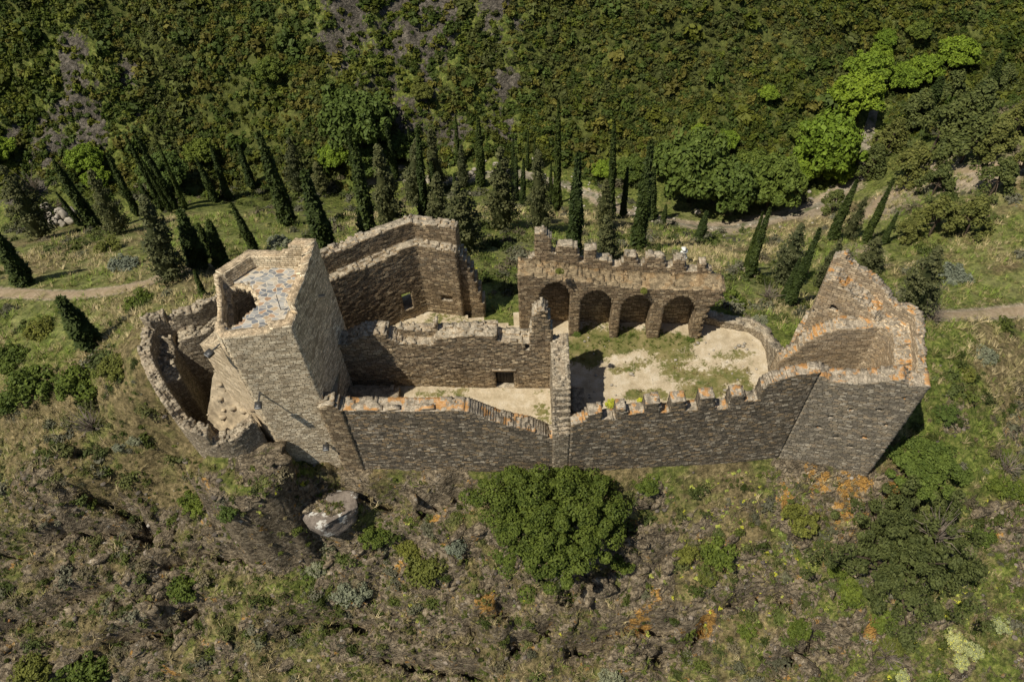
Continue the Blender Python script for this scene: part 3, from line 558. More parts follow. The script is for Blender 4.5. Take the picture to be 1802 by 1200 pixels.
# ---- round bastion on the left
BO = [(-14.2,36.6),(-17.2,37.4),(-20.2,35.9),(-21.9,34.9),(-23.7,34.6),(-24.6,33.5),(-24.7,32.0),(-24.2,30.7),(-23.3,29.2),(-22.2,27.7),(-20.9,26.4),(-19.4,25.9),(-17.9,26.1),(-16.6,26.9)]
bs = empty('round_bastion', (-20, 31, 0), 'ruined round bastion with a dark hollow inside, left of the keep', 'bastion')
BOc = []
for i in range(len(BO)-1):
    p0, p1, p2, p3 = [np.array(BO[max(0, min(len(BO)-1, i+k))]) for k in (-1, 0, 1, 2)]
    for f in (0, .33, .67): BOc.append(.5*((2*p1)+(-p0+p2)*f+(2*p0-5*p1+4*p2-p3)*f*f+(-p0+3*p1-3*p2+p3)*f**3))
BOc.append(np.array(BO[-1]))
def btop(s, t):
    z = np.interp(s, [0, 5, 8, 10.5, 12, 14, 16, 18, 20, 22, 25], [5.2, 4.8, 5.2, 4.6, 4.9, 3.9, 4.0, 2.9, 2.8, 2.2, 2.5])+.45*np.sign(np.sin(s*1.9))*(np.sin(s*.7) > .3); return np.where(t > .7, np.where(s < 15.5, z-1.5, -7), z)
o = wall('curved_wall', BOc, 1.7, btop, -6.5, M['grey'], None, tl=9, ds=.17, dz=.13, rag=1.0, seed=22); addp(o, bs)
o.name = 'curved_wall'
# ---- the keep
TB, TSE, TNE, TN, TNW, TW_ = [(-16.1,27.1),(-12.1,27.35),(-11.0,32.6),(-15.3,33.0),(-17.1,31.3),(-16.6,27.7)]
kp = empty('keep', (-14, 30, -4), 'tall polygonal keep of pale stone with a crazy-paved roof terrace', 'tower')
TL = [TB, TSE, TNE, TN, TNW, TW_]; ls = np.r_[0, np.cumsum([np.hypot(*(np.array(TL[(i+1) % 6])-np.array(TL[i]))) for i in range(6)])]
def ttop(s, t):
    k = [0, 2.7, 2.75, ls[1], ls[1]+.9, ls[1]+1.0, ls[1]+3.0, ls[2]-.01, ls[2]+1.2, ls[2]+1.3, ls[2]+1.7, ls[2]+2.2, ls[3], ls[4]-.3, ls[4]+.2, ls[4]+.8, ls[4]+2.6, ls[5], ls[6]]
    z = [11.25, 11.3, 11.7, 11.75, 11.6, 12.5, 12.5, 13.0, 13.0, 12.5, 12.3, 12.0, 12.0, 11.95, 11.6, 11.0, 10.8, 11.2, 11.25]
    z = np.interp(s, k, z); return np.where((t > .25) & (s > ls[4]-.2) & (s < ls[4]+3.2), z-1.3, z)
o = wall('tower_wall', TL, .52, ttop, -10.5, M['tan'], None, tl=2, ds=.2, dz=.15, rag=.06, closed=True, seed=30, jit=.022, batter=.006); addp(o, kp)
AP = at(353, 608, 8.2)[:2]
o = wall('corner_buttress', [AP, (-16.12, 27.07)], 1.5, lambda s, t: 8.3+s*.72-.0*t, -3.5, M['lime'], None, tl=4, ds=.22, dz=.15, rag=.05, seed=31, jit=.018); addp(o, kp)
# roof terrace slab with the collapsed hole
HOLE = [at(220+x/4.445, 380+y/4.445, 11.)[:2] for x, y in [(745,640),(775,560),(850,535),(960,545),(1030,610),(1042,690),(975,745),(900,820),(820,872),(775,860),(735,790),(690,760),(690,640)]]
PLY = [np.array(p) for p in TL]; cen = sum(PLY)/6; hc_ = sum(HOLE)/len(HOLE); HOLE = [hc_+(h-hc_)*1.13+np.array([-.05, .05]) for h in HOLE]; PL2 = [cen+(p-cen)*.92 for p in PLY]
gx = np.arange(-17.6, -10.4, .16); gy = np.arange(26.6, 33.6, .16); xm = (gx[1:]+gx[:-1])/2; ym = (gy[1:]+gy[:-1])/2
XX, YY = np.meshgrid(xm, ym, indexing='ij'); ins = inpoly(XX, YY, PL2) & ~inpoly(XX+.12*(R_.rand(*XX.shape)-.5), YY+.12*(R_.rand(*XX.shape)-.5), HOLE)
zz = np.array([10.3, 10.65, 11.0]); Fm = np.repeat(ins[:, :, None], 2, 2)
m = N('crazy_paving'); g = m.n('ShaderNodeNewGeometry'); P = (g, 0)
pn = m.n('ShaderNodeMapping', i_0=m.n('ShaderNodeVectorMath', operation='ADD', i_0=P, i_1=m.n('ShaderNodeVectorMath', operation='SCALE', i_0=(m.noise(P, 1.5, 2), 1), i_Scale=.35))); pn.inputs['Scale'].default_value = (1, 1, .001); pn.inputs['Rotation'].default_value = (0, 0, .6)
pn.inputs['Scale'].default_value = (2.7, 4.2, .001)
v1 = m.n('ShaderNodeTexVoronoi', voronoi_dimensions='2D', i_Vector=pn); v1.inputs['Scale'].default_value = 1; v1.inputs['Randomness'].default_value = .95
v2 = m.n('ShaderNodeTexVoronoi', voronoi_dimensions='2D', feature='DISTANCE_TO_EDGE', i_Vector=pn); v2.inputs['Scale'].default_value = 1; v2.inputs['Randomness'].default_value = .95
sc_ = m.n('ShaderNodeSeparateColor', i_0=(v1, 1))
pc = m.ramp((sc_, 0), [(0, (.17,.18,.195)), (.2, (.25,.26,.265)), (.36, (.36,.28,.19)), (.5, (.15,.16,.175)), (.62, (.40,.36,.30)), (.76, (.30,.20,.13)), (.88, (.30,.30,.29))], 'CONSTANT')
pc = m.mix(.4, pc, m.ramp((sc_, 1), [(0, .6), (1, 1.4)]), 'MULTIPLY')
pc = m.mix(m.math('MULTIPLY', m.step(m.noise(P, .55, 3), .5, .7), .5), pc, (.48,.44,.36))
pc = m.mix(m.step((v2, 0), .075, .035), pc, (.52,.47,.38)); m.bump(m.noise(P, 9, 3), .3, .03); M['paving'] = m.out(pc)
o = vox('roof_terrace', Fm, lambda i, j, k: np.column_stack([gx[i], gy[j], zz[k]]), (gx, gy, zz), M['paving'], None, (.03, .03, .0), 5); addp(o, kp)
# hanging rubble round the hole, and the inner floor
Lr = []
for i in range(len(HOLE)-1):
    p, q = HOLE[i], HOLE[i+1]
    for f in np.linspace(0, 1, 7):
        c = p*(1-f)+q*f+R_.randn(2)*.10
        if inpoly(np.array([c[0]]), np.array([c[1]]), [cen+(k-cen)*.985 for k in PLY])[0]:
            V, F = box((0, 0, 0), (.22+.25*R_.rand(), .2+.2*R_.rand(), .3+.5*R_.rand())); Lr.append((V+R_.randn(8, 3)*.035+np.array([c[0], c[1], 10.58-.25*R_.rand()]), F))
V, F = merge(Lr); o = mk('broken_vault_rim', V, F, M['tan'], uv=np.tile([[0, 0], [.5, 0], [.5, .3], [0, .3]], (len(F), 1))); addp(o, kp)
V, F = box((-14.2, 30.2, 3.0), (5.5, 5.4, .4)); addp(mk('inner_floor', V, F, M['dirt']), kp)
# floodlights, pole and small fittings on the keep
def floodlight(px, P0, P1, arm, lab, up_=0):
    s, z = onplane(*px, P0, P1); P0 = np.array(P0); e = np.array(P1)-P0; e /= np.linalg.norm(e); n = np.array([e[1], -e[0]]); b = np.array([*(P0+e*s), z]); n3 = np.array([*n, up_])
    p = b+n3*arm; V, F = tube([b-n3*.05, p], [.05, .05], 8); a_ = addp(mk('floodlight', V, F, M['metal']), kp); a_['label'] = lab
    V, F = box((0, 0, 0), (.5, .28, .22)); e3 = np.array([*e, 0]); V = V[:, [0]]*e3*.8+V[:, [1]]*n3*1.5+V[:, [2]]*np.array([0, 0, 1]); h = mk('lamp_head', V+p, F, M['metal']); h.parent = a_
    V, F = box((0, 0, 0), (.42, .02, .16)); V = V[:, [0]]*e3*.8+V[:, [1]]*n3+V[:, [2]]*np.array([0, 0, 1]); h = mk('lamp_glass', V+p+n3*.225, F, M['glass']); h.parent = a_
    V, F = tube([b-n3*.02+np.array([0, 0, -.25]), b+n3*arm*.6], [.025, .025], 5); h = mk('brace', V, F, M['metal']); h.parent = a_
floodlight((457, 689), TB, TSE, 1.0, 'floodlight arm halfway up the sunlit front face')
floodlight((386, 606), AP, (-16.12, 27.07), .75, 'floodlight arm at the head of the pale corner buttress')
floodlight((574, 776), TB, TSE, .5, 'short bracket near the foot of the front face')
V, F = box((0, 0, 0), (.75, .16, .22)); q = np.array([-11.35, 30.9, 9.9]); addp(mk('water_spout', V+q, F, M['lime'], uv=np.zeros((24, 2))), kp)
p = at(494, 545, 11.); V, F = tube([p, p+np.array([.25, -.35, 1.7])], [.025, .02], 6); addp(mk('lightning_rod', V, F, M['metal']), kp)
o = wall('foot_pier', [(-12.35, 26.90), (-10.9, 26.80)], .9, [(0, 3.9), (.5, 4.3), (1.0, 4.2), (1.5, 3.3)], -9, M['tan' if 0 else 'brown'], None, tl=3, ds=.2, dz=.15, rag=.3, seed=33); addp(o, kp)
# rubble at the foot of the buttress inside the bastion
Lr = []
def rock(c, r, sd, sub=2):
    import bmesh
    bm = bmesh.new(); bmesh.ops.create_icosphere(bm, subdivisions=sub, radius=1); V = np.array([v.co[:] for v in bm.verts]); F = np.array([[v.index for v in f.verts] for f in bm.faces]); bm.free()
    rs = np.random.RandomState(sd); d = rs.randn(9, 3); d /= np.linalg.norm(d, axis=1)[:, None]
    for k in range(9): h = V@d[k]; lim = .55+.35*rs.rand(); V = V-np.clip(h-lim, 0, 9)[:, None]*d[k]
    V = V*(1+(.05 if sub < 3 else .018)*rs.randn(len(V), 1)+(0 if sub < 3 else .35)*(fbm(V[:, 0]*1.7+V[:, 2]*2+sd, V[:, 1]*1.7-V[:, 2], 4, sd)-.5)[:, None]); return V*np.array(r)+np.array(c), F
gu, gv = np.meshgrid(np.linspace(0, 1, 34), np.linspace(0, 1, 26)); B_ = np.array([-16.6, 26.9]); ax_ = B_-AP; axn = np.array([ax_[1], -ax_[0]]); axn /= np.linalg.norm(axn)
X = AP[0]-.9+ax_[0]*gu*1.45+axn[0]*(gv*3.0-.4); Y = AP[1]+.6+ax_[1]*gu*1.45+axn[1]*(gv*3.0-.4); Z = 4.4-4.6*gu-gv*5.2+1.3*(fbm(X*1.2, Y*1.2, 4, 91)-.5)
i_ = np.arange(X.size).reshape(X.shape); F = np.stack([i_[:-1, :-1], i_[:-1, 1:], i_[1:, 1:], i_[1:, :-1]], -1).reshape(-1, 4); F = F[inpoly(X.ravel()[F].mean(1), Y.ravel()[F].mean(1), BAST+[(-15, 28.5)])]; Lr = [(np.stack([X, Y, Z], -1).reshape(-1, 3), np.concatenate([F[:, :3], F[:, [0, 2, 3]]]))]
for k in range(70):
    a_, b_ = R_.randint(0, 26), R_.randint(0, 34); r_ = .1+.28*R_.rand()**2
    if inpoly(X[a_:a_+1, b_], Y[a_:a_+1, b_], BAST)[0]: Lr.append(rock((X[a_, b_], Y[a_, b_], Z[a_, b_]), (r_, r_*.8, r_*.6), k, 1))
V, F = merge(Lr); o = mk('rubble_heap', V, F, M['dirt'] if 0 else simple('pale_rubble', (.40, .33, .23), .95, 0, .45, 2.5, .9)); tag(o, 'pale rubble heap sloping down inside the bastion against the keep', 'rubble')
# ---------------------------------------------------------------- courtyard floors
def floorsheet(name, poly, z, mat, patches, st=.2, amp=.12):
    P = np.array(poly); gx = np.arange(P[:, 0].min(), P[:, 0].max()+st, st); gy = np.arange(P[:, 1].min(), P[:, 1].max()+st, st)
    X, Y = np.meshgrid(gx, gy); Z = z+amp*(fbm(X*.5, Y*.5, 4, 66)-.5)*2; g = np.zeros(X.shape)
    for u, v, rx, ry, a_ in patches:
        p = at(u, v, z); g = np.maximum(g, a_*np.clip(1.3-np.hypot((X-p[0])/rx, (Y-p[1])/ry), 0, 1))
    g = np.clip(g+(fbm(X*1.1, Y*1.1, 4, 71)-.5)*1.3*(g > .02), 0, 1)
    idx = np.arange(X.size).reshape(X.shape); F = np.stack([idx[:-1, :-1], idx[:-1, 1:], idx[1:, 1:], idx[1:, :-1]], -1).reshape(-1, 4)
    k = inpoly(X.ravel()[F].mean(1), Y.ravel()[F].mean(1), poly); F = F[k]; used, inv = np.unique(F, return_inverse=True)
    o = mk(name, np.stack([X, Y, Z], -1).reshape(-1, 3)[used], inv.reshape(-1, 4), mat, col=np.stack([g, g, g], -1).reshape(-1, 3)[used]); tag(o, kind='structure'); return X, Y, Z, g
m = N('courtyard_ground'); g = m.n('ShaderNodeNewGeometry'); P = (g, 0); A = m.n('ShaderNodeAttribute', attribute_name='tint'); s = m.n('ShaderNodeSeparateColor', i_0=(A, 0))
n2 = m.noise(P, 1.3, 6, .65); n3 = m.noise(P, 11, 3, .7)
base = m.ramp(n2, [(.3, (.33,.27,.18)), (.5, (.45,.38,.27)), (.68, (.54,.48,.38))])
gr = m.ramp(n2, [(.3, (.06,.085,.018)), (.5, (.16,.15,.055)), (.66, (.24,.20,.10))])
c = m.mix(m.step(m.math('ADD', (s, 0), m.math('MULTIPLY', m.math('SUBTRACT', m.noise(P, 3.5, 8, .8), .5), 2.6)), .36, .54), base, gr)
c = m.mix(.5, c, m.ramp(n3, [(.3, .65), (.7, 1.35)]), 'MULTIPLY'); m.bump(m.math('ADD', n2, n3), .5, .07); M['court'] = m.out(c)
floorsheet('courtyard_floor', [(-12.5,27.6),(3.0,26.6),(3.0,31),(-12.5,32)], 0., M['court'], [(800,688,3,.6,.45),(760,700,2.5,1.2,.35),(950,690,1,.3,.5),(955,740,.7,2,.35)])
CGR = floorsheet('courtyard_floor', [(3.0,26.3),(18.6,26.9),(24.2,25.6),(24.6,30),(19.4,33.6),(18.9,35),(14,36),(13.2,36.8),(.3,37.6),(.2,34.5),(2.6,31)], -1., M['court'],
    [(1060,600,3.4,1.6,1.3),(1140,598,3.0,1.0,1.2),(1030,612,2.6,1.7,1.3),(1180,604,2.4,.9,1.2),(1200,650,2.6,1.2,.62),(1280,660,2.4,1.9,.68),(1120,640,2.6,.8,.6),(1090,650,1.6,.5,.7),(1180,625,2,.7,.6),(1240,690,2.5,.8,.8),(1290,625,1.4,.5,.5),(1150,695,2.2,.6,.7),(1310,690,1,2,.7),(1020,640,.8,.6,.5)])
floorsheet('courtyard_floor', HALL, -.6, M['court'], [(790,565,3,2,.5)], .3)
floorsheet('bastion_floor', BAST, -4.2, M['court'], [(300,700,2,2,.4)], .3, .3)
# ---------------------------------------------------------------- trees and shrubs
def zat(x, y, v):
    lo, hi = -60., 44.
    for _ in range(40):
        m_ = (lo+hi)/2
        if proj((x, y, m_))[1] > v: lo = m_
        else: hi = m_
    return m_
def nrm(a): return a/(np.linalg.norm(a, axis=-1, keepdims=True)+1e-9)
def lathe_core(prof_, n=10, sq=1.0):
    V = []; F = []
    for i, (z, r) in enumerate(prof_):
        for k in range(n): a = 2*math.pi*k/n; rr = r*(.9+.2*R_.rand()); V.append((rr*math.cos(a), rr*math.sin(a), z))
    for i in range(len(prof_)-1):
        for k in range(n): F.append((i*n+k, i*n+(k+1) % n, (i+1)*n+(k+1) % n, (i+1)*n+k))
    return np.array(V), np.array(F)
def t_cypress(seed, n=2600, fat=1.0):
    rs = np.random.RandomState(seed); t = rs.rand(n)**1.15; th = rs.rand(n)*2*math.pi
    pr = lambda t: np.clip(t*9+.25, 0, 1)*(1-t)**.68*(.92+.08*np.sin(t*9+seed))
    lob = 1+.22*np.sin(th*3+t*14+seed)+.10*np.sin(th*5-t*33); r = pr(t)*.5*lob*fat*(.86+.2*rs.rand(n)); z = .2+t*9.8
    P = np.column_stack([r*np.cos(th), r*np.sin(th), z]); out = np.column_stack([np.cos(th), np.sin(th), .45+0*th])
    nn_ = nrm(out+rs.randn(n, 3)*.55); b = nrm(np.cross(nn_, np.cross(nn_, [0, 0, 1])+rs.randn(n, 3)*.4)); c = np.cross(nn_, b); s = (.085+.07*rs.rand(n))[:, None]
    V = np.stack([P-b*s*1.9, P-c*s*.8, P+b*s*1.9, P+c*s*.8], 1).reshape(-1, 3); F = np.arange(4*n).reshape(-1, 4)
    tt = np.linspace(0, 1, 9); return merge([(V, F), lathe_core([(.2+9.6*q, float(pr(q))*.41*fat) for q in tt], 8)]), tube([(0, 0, -.6), (0, 0, .5)], [.14, .12], 6)
def clumps(C, Rr, per, size, rs, upb=.5, shell=.55):
    n = len(C)*per; d = nrm(rs.randn(n, 3)); rad = np.repeat(Rr, per)*(shell+(1-shell)*rs.rand(n)**.5); P = np.repeat(C, per, 0)+d*rad[:, None]*np.array([1, 1, .8])
    a = nrm(d+rs.randn(n, 3)*.6+np.array([0, 0, upb])); b = nrm(np.cross(a, rs.randn(n, 3))); c = np.cross(a, b); s = (size*(.65+.7*rs.rand(n)))[:, None]
    return np.stack([P-b*s, P-c*s*.65, P+b*s, P+c*s*.65], 1).reshape(-1, 3), np.arange(4*n).reshape(-1, 4)
def limbs(C, rs, k=7, h0=.2, w0=.16, top=.55):
    L = [tube([(0, 0, -.8), (.03, 0, h0), (0, .05, top)], [w0*1.3, w0, w0*.6], 7)]
    for i in rs.choice(len(C), min(k, len(C)), replace=False):
        c = C[i]; m_ = np.array([c[0]*.45, c[1]*.45, (top*.7+c[2])*.5]); L.append(tube([(0, .02, top*.55), m_, c], [w0*.5, w0*.32, w0*.10], 5))
    return merge(L)
def t_loose(seed, n=100, per=34):     # broad irregular conifer, 10 high, about 4 wide
    rs = np.random.RandomState(seed); t = rs.rand(n)**1.25; th = rs.rand(n)*2*math.pi; r = (1-t)**.75*2.0*(.35+.65*rs.rand(n)**.5)*(1+.25*np.sin(th*2+seed)); r *= np.clip(t*7+.45, 0, 1)
    C = np.column_stack([r*np.cos(th), r*np.sin(th), .7+t*9.1+.2*r]); Rr = .28+.42*(1-t)*(.6+.6*rs.rand(n))
    cr = merge([clumps(C, Rr, per, .13, rs, .8), lathe_core([(.9, .9), (3, 1.05), (6, .62), (8.4, .22), (9.6, .03)], 8)])
    return cr, tube([(0, 0, -.8), (0, 0, 2), (0, 0, 8)], [.2, .17, .03], 6)
def t_broad(seed, n=75, per=105, leaf=.055, flat=.75, rag=.45, lo=.25, cr_=.13):       # radius 1 crown, 1.6 high
    rs = np.random.RandomState(seed); d = nrm(rs.randn(n, 3)); d[:, 2] = np.abs(d[:, 2])*1.1-.25; rr = (.62+.30*rs.rand(n))*(1+rag*(rs.rand(n)-.5))
    C = d*rr[:, None]*np.array([1, 1, flat])+np.array([0, 0, lo+.55]); Rr = cr_*(1+1.0*rs.rand(n))
    cr = merge([clumps(C, Rr, per, leaf, rs, .6), clumps(C*np.array([.55, .55, .75])+np.array([0, 0, .12]), Rr*1.5, 10, leaf*2.2, rs)])
    return cr, limbs(C, rs, 9, .2, .05, .55)
def t_pine(seed):
    rs = np.random.RandomState(seed); n = 46; t = rs.rand(n); th = rs.rand(n)*6.283; r = (1-(t-.25)**2)*(1.05-t*.75)*(.35+.65*rs.rand(n)**.5)
    C = np.column_stack([r*np.cos(th), r*np.sin(th), .45+t*1.35-.1*r]); Rr = .14+.15*rs.rand(n); V, F = clumps(C, Rr, 80, .06, rs, 1.1, .4)
    return (V, F), limbs(C, rs, 12, .3, .05, 1.3)
def t_shrub(seed, n=44, per=80, leaf=.048):
    rs = np.random.RandomState(seed); d = nrm(rs.randn(n, 3)); d[:, 2] = np.abs(d[:, 2]); C = d*(.40+.45*rs.rand(n))[:, None]*np.array([1, 1, .75])*np.array([1+.25*rs.randn(), 1, 1]); Rr = (.13 if n > 20 else .2)*(1+.9*rs.rand(n))
    return merge([clumps(C, Rr, per, leaf, rs, .6), clumps(C*.4, Rr, 6, leaf*2, rs)]), tube([(0, 0, -.4), (0, 0, .3), (.1, 0, .6)], [.05, .04, .01], 5)
def t_dead(seed, n=70):
    rs = np.random.RandomState(seed); L = []
    for i in range(n):
        a = rs.rand()*6.283; e = .35+1.0*rs.rand(); l = .6+.5*rs.rand(); d = np.array([math.cos(a)*math.cos(e), math.sin(a)*math.cos(e), math.sin(e)]); k = d+rs.randn(3)*.25; L.append(tube([(0, 0, -.1), d*l*.5, d*l*.5+k*l*.5], [.02, .014, .006], 3))
    return merge(L), tube([(0, 0, -.3), (0, 0, .4)], [.06, .03], 5)
TPL = {}
def tpl(key, fn, seeds, crown='crown'):
    TPL[key] = []
    for s_ in seeds:
        (V, F), (V2, F2) = fn(s_)
        a = mk(crown, V, F); b = mk('trunk', V2, F2); TPL[key].append((a.data, b.data)); D.objects.remove(a); D.objects.remove(b)
tpl('cyp', t_cypress, (1, 2, 3)); tpl('loose', t_loose, (4, 5, 6)); tpl('broad', t_broad, (7, 8, 9)); tpl('pine', t_pine, (10, 11, 12)); tpl('shrub', t_shrub, (13, 14, 15, 16), 'foliage'); tpl('dead', t_dead, (17, 18), 'twigs')
tpl('oak', lambda s_: t_broad(s_, 230, 300, .0155, .62, .60, .1, .07), (21,)); tpl('ragged', lambda s_: t_broad(s_, 170, 210, .015, .75, 1.0, .15, .06), (22,)); tpl('low', lambda s_: t_broad(s_, 90, 170, .026, .6, .5, .05, .09), (23,))
MC = {}
def withmat(me, mat):
    k = (me.name, mat.name)
    if k not in MC: m2 = me.copy(); m2.materials.clear(); m2.materials.append(mat); MC[k] = m2
    return MC[k]
TREES = []
def plant(kind, name, P, scale, mat, label, cat, group=None, var=None, rot=None, tr='bark', tilt=(0, 0)):
    v = TPL[kind][(var if var is not None else len(TREES)) % len(TPL[kind])]
    r = empty(name, P, label, cat, group); r.scale = scale; r.rotation_euler = (tilt[0], tilt[1], (rot if rot is not None else R_.rand()*6.283))
    for nm, me, mt in (({'shrub': 'foliage', 'dead': 'twigs'}.get(kind, 'crown'), v[0], mat), ('trunk', v[1], tr)):
        if kind == 'shrub' and nm == 'trunk': nm = 'stem'
        o = D.objects.new(nm, withmat(me, M[mt])); SC.collection.objects.link(o); o.parent = r
    TREES.append(r); return r
def tall(kind, name, base, tip, wpx, mat, label, cat, group=None, wf=1.0):
    P = ground(*base); h = zat(P[0], P[1], tip[1])-P[2]; sc_ = FL/np.linalg.norm(P+np.array([0, 0, h*.4])-CAM); wd = wpx/sc_
    q = proj(P+np.array([0, 0, h])); lean = (tip[0]-q[0])/sc_; ax = math.atan2(lean, h)*.8
    h = max(h*1.06, .8); unit = {'cyp': 1.0, 'loose': 4.2}[kind]
    r = plant(kind, name, P, (wd/unit*wf, wd/unit*wf, h/10), mat, label, cat, group); r.rotation_mode = 'ZXY'
    r.rotation_mode = 'XYZ'; r.rotation_euler = (0, ax, 0); return r
G1 = 'columnar cypresses on the slope behind the castle'
CY = [
 ((170,405),(100,293),22,'tall cypress leaning left beside the white rock outcrop'), ((142,397),(101,342),9,'thin small cypress standing in front of the white rock outcrop'),
 ((243,380),(192,278),13,'slim cypress right of the first broad grey conifer on the far left'), ((288,372),(227,249),11,'very slim tall cypress, left edge of the tight row at far left'),
 ((302,375),(250,283),9,'narrow cypress squeezed in the middle of the tight left row'), ((311,368),(243,247),14,'tallest cypress of the tight row left of the keep'),
 ((328,370),(280,258),9,'slim cypress ending the tight left row on its right'), ((322,363),(297,300),7,'short thin cypress tucked against the end of the tight left row'),
 ((380,356),(347,283),13,'medium cypress alone between the tight left row and the keep'), ((403,352),(373,262),13,'loose dark cypress behind the pale grass left of the keep'),
 ((445,331),(420,257),14,'dark shaggy cypress at the foot of the scrub hillside above the keep'), ((450,445),(409,363),17,'pointed small cypress just above the keep parapet'),
 ((393,470),(369,393),25,'stout cypress touching the left corner of the keep'), ((374,458),(350,398),20,'stout cypress second from the left corner of the keep'),
 ((352,472),(320,378),34,'big dark cypress leaning against the broad grey conifer near the keep'), ((358,520),(343,478),11,'tiny cypress beside the bastion wall below the path'),
 ((45,500),(-8,412),30,'large dark cypress cut by the left edge with its shadow on the grass'), ((162,610),(108,530),38,'fat short cypress alone below the path at left'),
 ((262,352),(247,325),9,'tiny cypress half hidden behind the tight left row'), ((510,396),(458,244),29,'big smooth cypress casting a shadow on the open grass'),
 ((577,451),(538,312),37,'largest cypress rising right behind the keep'), ((652,429),(628,272),32,'big cypress standing at the bend of the dirt path behind the hall wall'),
 ((631,337),(614,235),13,'slim cypress behind the big one at the path bend'), ((697,317),(679,220),14,'slim cypress in front of the stream left of centre'),
 ((748,402),(738,242),19,'tall straight cypress among the dark conifers behind the hall wall'), ((765,350),(759,290),13,'short cypress right of the tall one among the dark conifers'),
 ((847,328),(842,215),17,'clean isolated cypress left of the central conifer group'), ((807,292),(802,208),9,'very slim distant cypress on the scrub edge'),
 ((722,284),(719,227),7,'hair-thin distant cypress left of centre'), ((802,345),(799,308),9,'little cypress top poking above the dark conifers'),
 ((980,375),(983,190),15,'tallest needle-like cypress in the centre'), ((969,357),(970,292),8,'small cypress hugging the tall needle-like one'),
 ((1010,447),(1017,283),28,'thick blunt-topped cypress behind the arcade'), ((1073,385),(1080,225),16,'tall thin-topped cypress behind the arcade battlements'),
 ((1096,382),(1104,300),12,'small spindle cypress alone beside the gravel stream bed'), ((1122,440),(1144,262),27,'tall tapering cypress right of the arcade stump, slightly leaning right'),
 ((1146,388),(1149,300),18,'loose cypress right behind the tall tapering one'), ((1166,397),(1172,363),11,'dwarf cypress under the big soft green tree'),
 ((1228,426),(1244,376),17,'short plump cypress right of the big soft green tree'), ((907,352),(909,280),12,'slim cypress left of a pair in the centre'),
 ((920,362),(922,285),11,'slim cypress right of a pair in the centre'), ((902,330),(904,246),9,'thin distant cypress behind the central pair'),
 ((928,300),(930,236),7,'needle-thin far cypress behind the central group'), ((941,300),(941,245),6,'faint thin far cypress just right of another'),
 ((1159,452),(1160,430),8,'tiny young cypress behind the arcade merlons'), ((1317,487),(1353,374),17,'front cypress of the leaning pair right of the arcade'),
 ((1311,476),(1341,380),11,'rear cypress of the leaning pair right of the arcade'), ((1388,537),(1440,412),19,'front cypress of the pair left of the corner tower'),
 ((1377,527),(1407,460),12,'shorter cypress of the pair left of the corner tower'), ((1462,423),(1506,324),18,'cypress leaning right above the stream bend'),
 ((1521,427),(1570,322),14,'slender cypress leaning right on the bare terrace'), ((1553,429),(1579,377),11,'small thin cypress right of the slender one on the bare terrace'),
 ((1628,205),(1656,140),24,'dark cypress buried among the pines at upper right'), ((1735,174),(1763,100),17,'distant cypress with a bare tip at the upper right')]
for b, t, w_, lb in CY: tall('cyp', 'cypress_tree', b, t, w_, 'cyp', lb, 'cypress', G1)
LO = [((300,490),(255,352),78,'broad grey-green conifer left of the keep beside the path'), ((212,410),(160,305),52,'broad shaggy conifer right of the white rock outcrop'), ((78,418),(5,300),62,'broad dark conifer at the far left edge of the trees'),
 ((690,408),(665,262),72,'broad grey-green conifer right of the big cypress at the path bend'), ((772,405),(770,310),62,'dark bushy conifer left half of the clump behind the hall wall end'), ((820,442),(803,328),84,'largest dark conifer just behind the hall wall end'),
 ((725,357),(738,248),56,'pale-tipped conifer behind the tall straight cypress'), ((772,335),(757,232),44,'shaggy conifer in front of the stream left of centre'), ((526,336),(510,248),42,'dark conifer at the scrub edge behind the keep'),
 ((565,333),(556,288),38,'small rounded conifer behind the largest cypress'), ((816,328),(812,258),30,'small dark conifer under the thin distant cypress'), ((882,402),(882,268),74,'dark conifer left of the central pair with a pointed top'),
 ((950,407),(946,270),58,'dark conifer right of the central pair'), ((1063,400),(1066,320),46,'olive conifer around the thin-topped cypress'), ((1066,457),(1067,384),58,'bushy conifer directly behind the arcade battlements'),
 ((1490,420),(1524,350),30,'olive conifer on the terrace above the stream'), ((1376,495),(1410,400),62,'spreading conifer between the two leaning cypress pairs'), ((1440,505),(1480,425),38,'dark conifer left behind the corner tower peak'),
 ((1526,477),(1545,420),46,'squat conifer right behind the corner tower peak'), ((1606,547),(1650,440),74,'large dark leaning conifer right of the corner tower')]
for b, t, w_, lb in LO: tall('loose', 'conifer_tree', b, t, w_, 'grcyp', lb, 'conifer', 'broad conifers behind the castle')
def round_tree(kind, name, c, rpx, mat, lab, cat, group=None, hz_=1.0, drop=.55, rot=None, lift=0):
    P = ground(c[0], c[1]+rpx*drop); s_ = FL/np.linalg.norm(P-CAM); r = rpx/s_
    return plant(kind, name, P+np.array([0, 0, lift]), (r, r, r*hz_), mat, lab, cat, group, rot=rot)
